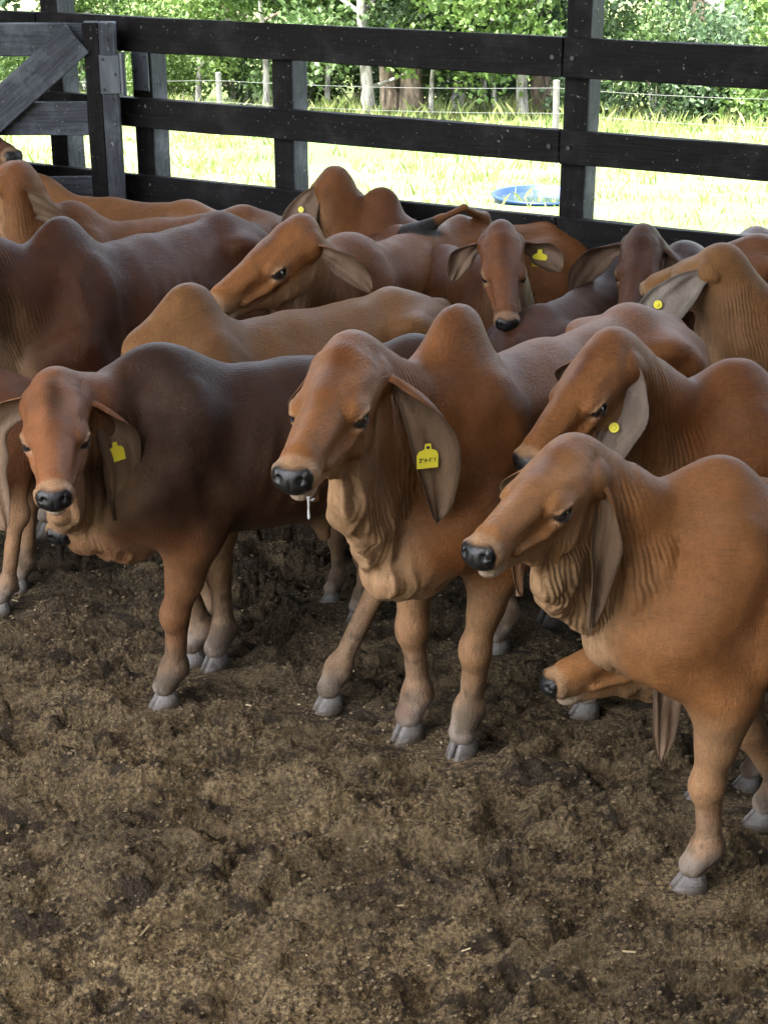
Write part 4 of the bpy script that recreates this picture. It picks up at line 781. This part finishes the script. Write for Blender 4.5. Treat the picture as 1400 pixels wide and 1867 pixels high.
for i, (x, Y) in enumerate(BACK): make_tree(x, Y, .5, 12, .03 * (-1) ** i, 'bark_brown', ('leaf_a', 'leaf_c', 'leaf_b')[i % 3], 'tall leafy tree at the back of the wood, %s' % ('beyond the left edge', 'behind the hinge post', 'above the white pasture post', 'behind the thick brown trunks', 'behind the tall pen post', 'behind the bushes at the right', 'beyond the right edge', 'farthest to the right', 'farthest to the left')[i], 9500, crown_lo=.5, seed=50 + i, spread=3.0, size=.24)
BUSH = [(330, 41, 1.6, 1.9, 'leaf_b', 'bright green bush left of the second fence post'), (430, 42, 1.5, 2.0, 'leaf_a', 'leafy bush behind the white pasture post'), (560, 41, 1.7, 2.0, 'leaf_b', 'light green bush right of the second fence post'),
 (640, 42, 1.5, 1.8, 'leaf_a', 'bush left of the white-barked tree'), (780, 41, 1.7, 1.7, 'leaf_c', 'dark bush between the brown trunks and the leaning trunk'), (860, 42, 1.6, 1.8, 'leaf_a', 'bush behind the leaning white trunk'),
 (930, 41, 1.5, 1.9, 'leaf_c', 'dark bush behind the straight white trunk'), (1010, 41, 1.6, 2.2, 'leaf_a', 'bush behind the tall pen post'), (1110, 35, 1.5, 2.6, 'leaf_c', 'dark bush just right of the tall pen post'),
 (1200, 34, 1.7, 2.4, 'leaf_a', 'large mid-green bush right of the tall pen post'), (1300, 33.5, 1.6, 2.2, 'leaf_c', 'dark green bush towards the right edge'), (1395, 32.5, 1.4, 1.8, 'leaf_b', 'yellow-green bush at the right edge'), (1470, 34, 1.9, 2.8, 'leaf_a', 'bush beyond the right edge of the wood'),
 (250, 43, 1.6, 2.0, 'leaf_a', 'bush seen between the hinge post and its neighbour'), (60, 46, 1.8, 1.6, 'leaf_b', 'pale bush beyond the gate'), (160, 45, 1.7, 1.9, 'leaf_b', 'yellowish bush seen through the gate')]
for i, (px, Y, r, h, lf, lb) in enumerate(BUSH): make_bush(xat(px, Y), Y, r, h, lf, lb, 4200, i)
# grass
rng = np.random.RandomState(77); n = 80000; gx = rng.uniform(-13, 13, n); gy = 9 + 30 * rng.rand(n) ** .8
keep = (pen_side(gx, gy) < -.35) & (np.abs(gx) < gy * .36 + 1.5) & ((fbm(gx * .5, gy * .5, 3, 8) + .12 + .35 * sst(30, 38, gy)) > rng.rand(n) * .5 - .1); gx, gy = gx[keep], gy[keep]; n = len(gx)
hh = (.03 + .07 * rng.rand(n)) * (1 + 1.2 * (fbm(gx * 1.3, gy * 1.3, 2, 33) > .12)) * (1 + 1.6 * sst(26, 38, gy)); a = rng.rand(n) * 6.28; gz = terrain_z(gx, gy) - .01; ln = rng.normal(0, .35, (n, 2)) * hh[:, None]; wd = .004 + .00045 * gy
b1 = np.stack([gx - np.cos(a) * wd, gy - np.sin(a) * wd, gz], 1); b2 = np.stack([gx + np.cos(a) * wd, gy + np.sin(a) * wd, gz], 1)
m2 = (b1 + b2) / 2 + np.stack([ln[:, 0] * .4, ln[:, 1] * .4, hh * .6], 1); tp = (b1 + b2) / 2 + np.stack([ln[:, 0], ln[:, 1], hh], 1)
V = np.stack([b1, b2, m2 + (b2 - b1) * .25, tp], 1); me = quads_to_mesh('grass', V.reshape(-1, 3), np.arange(4)[None] + 4 * np.arange(n)[:, None]); me.polygons.foreach_set('use_smooth', np.zeros(n, bool)); me.materials.append(MAT['grass_blade'])
o = link(bpy.data.objects.new('grass', me)); o['kind'] = 'stuff'

# ------------------------------------------------------------------ timber
def woodmat(name, a, b_, lichen=.5):
    k = newmat(name); o = k.obj(); grain = k.noise(k.mapping(o, (3.5, 60, 60)), 1.5, 4, .65); st = k.noise(o, 5, 4, .7); sp = k.noise(o, 45, 3, .7)
    c = k.ramp(grain, [(.3, a), (.7, b_)]); c = k.mixc(k.ramp(st, [(.50, (0, 0, 0)), (.70, (.55, .55, .55))]), c, tuple(min(1, v * 2.1 + .01) for v in b_)); c = k.mixc(k.ramp(sp, [(.655, (0, 0, 0)), (.70, (lichen,) * 3)]), c, (.42, .38, .32))
    k.L(c, k.b.inputs['Base Color']); k.b.inputs['Roughness'].default_value = .7; k.b.inputs['Specular IOR Level'].default_value = .14; k.L(k.bump(k.math('ADD', grain, k.math('MULTIPLY', st, .5)), .004), k.b.inputs['Normal'])
woodmat('timber', (.004, .0038, .0038), (.011, .010, .0098)); woodmat('timber_grey', (.026, .029, .035), (.075, .080, .092), .6); flatmat('steel', (.10, .11, .13), .45, 25, .001, Metallic=.6); flatmat('bolt', (.05, .045, .045), .5, Metallic=.5)  # grey timber is tinted blue to stand for sky light
def beam(name, a, b, w, t, mat, parent=None, up=V3(0, 0, 1), seed=0, bev=.004):
    """a board from a to b: w = height of its face, t = thickness; local x runs along it"""
    a, b = np.asarray(a, float), np.asarray(b, float); L = np.linalg.norm(b - a); xd = unit(b - a); yd = unit(np.cross(up, xd)); zd = np.cross(xd, yd)
    bm = bmesh.new(); n = max(2, int(L / .25)); rg = np.random.RandomState(seed + int(L * 1000)); rings = []
    for i in range(n + 1):
        x = L * i / n; j = lambda: rg.normal() * .0015; oy = .002 * math.sin(i * 1.7 + seed); cs = []
        for sy, sz in ((-1, -1), (1, -1), (1, 1), (-1, 1)): cs.append(bm.verts.new((x, sy * t / 2 + oy + j(), sz * w / 2 + j())))
        rings.append(cs)
    for p, q in zip(rings[:-1], rings[1:]):
        for i in range(4): bm.faces.new((p[i], p[(i + 1) % 4], q[(i + 1) % 4], q[i]))
    bm.faces.new(rings[0][::-1]); bm.faces.new(rings[-1]); bmesh.ops.recalc_face_normals(bm, faces=bm.faces)
    bmesh.ops.bevel(bm, geom=[e for e in bm.edges if e.calc_face_angle(0) > 1], offset=bev, segments=1, affect='EDGES')
    me = bpy.data.meshes.new(name); bm.to_mesh(me); bm.free(); me.materials.append(MAT[mat]); o = link(bpy.data.objects.new(name, me))
    M = Matrix([list(xd) + [0], list(yd) + [0], list(zd) + [0], [0, 0, 0, 1]]).transposed(); M.translation = Vector(a); o.matrix_world = M
    if parent is not None: o.parent = parent; o.matrix_parent_inverse = parent.matrix_world.inverted()
    return o
def bolt(p, n, r=.012, parent=None):
    bm = bmesh.new(); bmesh.ops.create_cone(bm, cap_ends=True, segments=6, radius1=r, radius2=r * .8, depth=.009); me = bpy.data.meshes.new('bolt'); bm.to_mesh(me); bm.free(); me.materials.append(MAT['bolt'])
    o = link(bpy.data.objects.new('bolt', me)); o.location = tuple(p); o.rotation_euler = Vector(n).to_track_quat('Z', 'Y').to_euler()
    if parent is not None: o.matrix_world = Matrix.LocRotScale(Vector(p), o.rotation_euler, None); o.parent = parent; o.matrix_parent_inverse = parent.matrix_world.inverted()
def fp(t, z, off=0.): return F0 + FU * t + FN * off + V3(0, 0, z)     # t metres along the fence to the left
def t_of_px(px):
    u = (px - 700) / 2855; best = None
    for t in np.linspace(-4, 8, 4801):
        p = F0 + FU * t; e = abs(p[0] / (p[1] * math.cos(PITCH) + 1.0 * math.sin(PITCH)) - u)
        if best is None or e < best[0]: best = (e, t)
    return best[1]
POSTS = [(-3.4, 4.45), (-1.7, 1.72), (t_of_px(1036) - .02, 4.45), (t_of_px(512), 1.66), (t_of_px(256), 1.66), (t_of_px(97), 4.45), (4.6, 1.66), (6.2, 1.72), (7.6, 4.45)]
fence = link(bpy.data.objects.new('rail_fence', None)); fence.location = tuple(fp(0, 0)); fence['label'] = 'dark timber rail fence closing the far side of the cattle pen'; fence['category'] = 'fence'; bpy.context.view_layer.update()
for i, (t, h) in enumerate(POSTS):
    # squared post behind the rails: dark face to the pen, one side coloured paler to stand for sky light
    a, b = fp(t, -.3, -.085), fp(t, h, -.085); o = beam('post', a, b, .115, .13, 'timber', fence, up=FU, seed=i); o.data.materials.append(MAT['timber_grey'])
    M = o.matrix_world.to_3x3()
    for f in o.data.polygons:
        wn_ = M @ f.normal
        if wn_.dot(Vector(-FU)) > .6: f.material_index = 1
joints = [POSTS[0][0] - .1, POSTS[2][0] + .05, POSTS[5][0] + .05, POSTS[8][0] + .1]
for r_, (zt, wd) in enumerate(((1.75, .162), (1.37, .140), (.998, .155), (.57, .16), (.23, .155))):
    for j, (t0, t1) in enumerate(zip(joints[:-1], joints[1:])):
        beam('rail', fp(t0 + .002, zt - wd / 2, .006), fp(t1 - .002, zt - wd / 2, .006), wd, .045, 'timber', fence, seed=r_ * 5 + j)
        for tt in (t0 + .045, t1 - .045): bolt(fp(tt, zt - wd / 2, .032), FN, .013, fence)
# -- gate leaf swung into the pen, hinged on the post at the left
gate = link(bpy.data.objects.new('timber_gate', None)); gh = t_of_px(250); gp = fp(gh, 0, .10); gate.location = tuple(gp); gate['label'] = 'weathered grey timber gate with a diagonal brace, hung on steel hinges at the left'; gate['category'] = 'gate'; bpy.context.view_layer.update()
gd = unit(V3(-1.0, -.10, 0)); gn = V3(.10, -1., 0); gn = unit(gn - gd * (gn @ gd)); G_ = lambda x, z, off=0.: gp + gd * x + gn * off + V3(0, 0, z)
beam('stile', G_(.135, .12, .03), G_(.135, 1.735, .03), .075, .13, 'timber', gate, up=gd, seed=3)
beam('stile', G_(.058, .12, .045), G_(.058, 1.735, .045), .078, .10, 'timber_grey', gate, up=gd, seed=5)
beam('stile', G_(2.3, .12, .05), G_(2.3, 1.72, .05), .12, .12, 'timber_grey', gate, up=gd, seed=4)
for q, (z, wd) in enumerate(((1.655, .150), (1.29, .155), (.935, .15), (.56, .15), (.25, .15))): beam('gate_board', G_(.174, z, .03), G_(2.24, z + .01, .03), wd, .04, 'timber_grey', gate, seed=20 + q)
beam('brace', G_(.195, 1.665, .085), G_(.98, 1.02, .085), .165, .045, 'timber_grey', gate, seed=9)
for x, z in ((.26, 1.60), (.62, 1.30), (.86, 1.12)): bolt(G_(x, z, .110), gn, .009, gate)
for x, z in ((.06, 1.66), (.05, 1.38), (.06, 1.10)): bolt(G_(x, z, .098), gn, .009, gate)
def plate(name, c, nrm, w, h, th, parent, up=V3(0, 0, 1)):
    x = unit(np.cross(up, nrm)); return beam(name, c - x * w / 2, c + x * w / 2, h, th, 'steel', parent, seed=1, bev=.002)
plate('hinge_plate', G_(.055, 1.50, .102), gn, .095, .18, .008, gate)
for dx, dz in ((-.03, .07), (-.03, -.07), (.025, .0)): bolt(G_(.055 - dx, 1.50 + dz, .109), gn, .007, gate)
plate('hinge_plate', fp(gh - .06, 1.50, .036), FN, .095, .18, .008, gate)
for dx, dz in ((.03, .07), (.03, -.07), (-.025, .0)): bolt(fp(gh - .06 - dx, 1.50 + dz, .043), FN, .007, gate)
V, Fq = [], []; tube(V, Fq, [G_(-.005, 1.40, .095), G_(-.005, 1.60, .095)], [.016, .016], 12); pin = link(bpy.data.objects.new('hinge_pin', quads_to_mesh('hinge_pin', np.array(V), np.array(Fq)))); pin.data.materials.append(MAT['steel']); pin.parent = gate; pin.matrix_parent_inverse = gate.matrix_world.inverted()
# -- the shed roof over the pen
roof = link(bpy.data.objects.new('shed_roof', None)); roof['label'] = 'corrugated metal shed roof on timber beams over the whole pen'; roof['category'] = 'roof'; roof.location = tuple(fp(0, 4.45)); bpy.context.view_layer.update()
flatmat('roof_metal', (.10, .10, .10), .5, 8, .002)
V, Fq = [], []; nt_, W0, W1 = 420, ROOF[0], ROOF[1]
for i in range(nt_):
    t = -13 + 28 * i / (nt_ - 1)
    for w_ in (W0, W1): V.append(fp(t, 4.47 + .035 * math.sin(i * 1.57) + .20 * (w_ - W0), w_))
for i in range(nt_ - 1): Fq.append((2 * i, 2 * i + 1, 2 * i + 3, 2 * i + 2))
o = link(bpy.data.objects.new('corrugated_sheet', quads_to_mesh('sheet', np.array(V) , np.array(Fq)))); o.data.materials.append(MAT['roof_metal']); o.parent = roof; o.matrix_parent_inverse = roof.matrix_world.inverted()
for off in (-.085, ROOF[1] - .25): beam('roof_beam', fp(-12.8, 4.32 + .20 * (off - W0), off), fp(14.8, 4.32 + .20 * (off - W0), off), .18, .08, 'timber', roof, seed=int(off * 10) + 50)
for t in (-8, -3.4, 7.6):
    p = beam('roof_post', fp(t, -.1, ROOF[1] - .25), fp(t, 5.3, ROOF[1] - .25), .14, .14, 'timber', roof, up=FU, seed=60)
# added boarded walls, unseen on both sides, to cut the light from there
for t, side_ in ((-5.2, 'right'), (6.9, 'left')):
    wl = link(bpy.data.objects.new('light_block_wall', None)); wl.location = tuple(fp(t, 0, 3)); wl['label'] = 'added dark boarded wall cutting side light, on the %s of the pen' % side_; wl['category'] = 'wall'; bpy.context.view_layer.update()
    for i in range(23): z = .12 + i * .205; beam('plank', fp(t, z, -.6), fp(t, z, 7.7), .20, .03, 'timber', wl, seed=200 + i)
wl = link(bpy.data.objects.new('light_block_wall', None)); wl.location = tuple(fp(-3, 0, 7.9)); wl['label'] = 'added dark boarded wall blocking light, behind the camera on its right'; wl['category'] = 'wall'; bpy.context.view_layer.update()  # unseen wall added to block light from the front right
for i in range(27): z = .12 + i * .205; beam('plank', fp(-5.1, z, 7.9), fp(-1.2, z, 7.9), .20, .03, 'timber', wl, seed=300 + i)
# -- pasture fence and trough
def strand(z): return None
pfence = link(bpy.data.objects.new('wire_fence', None)); pfence['label'] = 'wire fence on whitish posts crossing the pasture before the wood'; pfence['category'] = 'fence'; PP = [(-250, 34), (398, 28), (1012, 23.5), (1620, 19.5)]
bpy.context.view_layer.update(); flatmat('post_white', (.12, .115, .105), .85, 12, .01, .3); flatmat('wire', (.20, .20, .20), .5, Metallic=.5); tops = []
for i, (px, Y_) in enumerate(PP):
    x = xat(px, Y_) if i not in () else 0; z = float(terrain_z(x, Y_)); V, Fq = [], []; hgt = 1.12 - .02 * i; x = (px - 700) / 2855 * (Y_ * math.cos(PITCH) + 3.2 * math.sin(PITCH))
    tube(V, Fq, [V3(x, Y_, z - .1), V3(x + .01, Y_, z + hgt * .5), V3(x, Y_, z + hgt)], [.055, .05, .05], 9, .1, np.random.RandomState(i)); b0 = len(V); V.append(V3(x, Y_, z + hgt + .01))
    me = bpy.data.meshes.new('fence_post'); me.from_pydata([tuple(v) for v in V], [], Fq + [(b0 - 9 + j, b0 - 9 + (j + 1) % 9, b0) for j in range(9)]); me.materials.append(MAT['post_white']); o = link(bpy.data.objects.new('fence_post', me)); o.parent = pfence; tops.append(V3(x, Y_ - .075, z))
for hz in (.62, .98):
    V, Fq = [], []
    for a, b in zip(tops[:-1], tops[1:]): pts = [a + (b - a) * u + V3(0, 0, hz - .05 * 4 * u * (1 - u)) for u in np.linspace(0, 1, 7)]; tube(V, Fq, pts, [.003] * 7, 4)
    o = link(bpy.data.objects.new('wire', quads_to_mesh('wire', np.array(V), np.array(Fq)))); o.data.materials.append(MAT['wire']); o.parent = pfence
def trough():
    Y_ = 16.4; x = (985 - 700) / 2855 * (Y_ * math.cos(PITCH) + 3.1 * math.sin(PITCH)); z = float(terrain_z(x, Y_)) - .18; prof = [(.42, 0), (.455, .06), (.462, .065), (.462, .085), (.455, .09), (.475, .15), (.482, .155), (.482, .175), (.476, .18), (.49, .235), (.51, .24), (.512, .262), (.50, .268), (.475, .262), (.455, .14), (.41, .03), (.0, .025)]
    n = 48; V = [(x + r * math.cos(i / n * 6.28319), Y_ + r * math.sin(i / n * 6.28319), z + zz) for r, zz in prof for i in range(n)]; Fq = [(j * n + i, j * n + (i + 1) % n, (j + 1) * n + (i + 1) % n, (j + 1) * n + i) for j in range(len(prof) - 1) for i in range(n)]
    o = link(bpy.data.objects.new('water_trough', quads_to_mesh('water_trough', np.array(V), np.array(Fq)))); flatmat('blue_plastic', (.006, .030, .12), .4, 30, .001, .2); o.data.materials.append(MAT['blue_plastic']); o['label'] = 'round blue plastic water trough standing in the sunlit pasture'; o['category'] = 'trough'
    bm = bmesh.new(); bmesh.ops.create_circle(bm, cap_ends=True, segments=48, radius=.466, matrix=Matrix.Translation((x, Y_, z + .20))); me = bpy.data.meshes.new('water'); bm.to_mesh(me); bm.free(); k = flatmat('water', (.03, .05, .05), .05); me.materials.append(MAT['water']); w_ = link(bpy.data.objects.new('water', me)); w_.parent = o
trough()
# ------------------------------------------------------------------ building the herd
for c in HERD: build_cow(c)
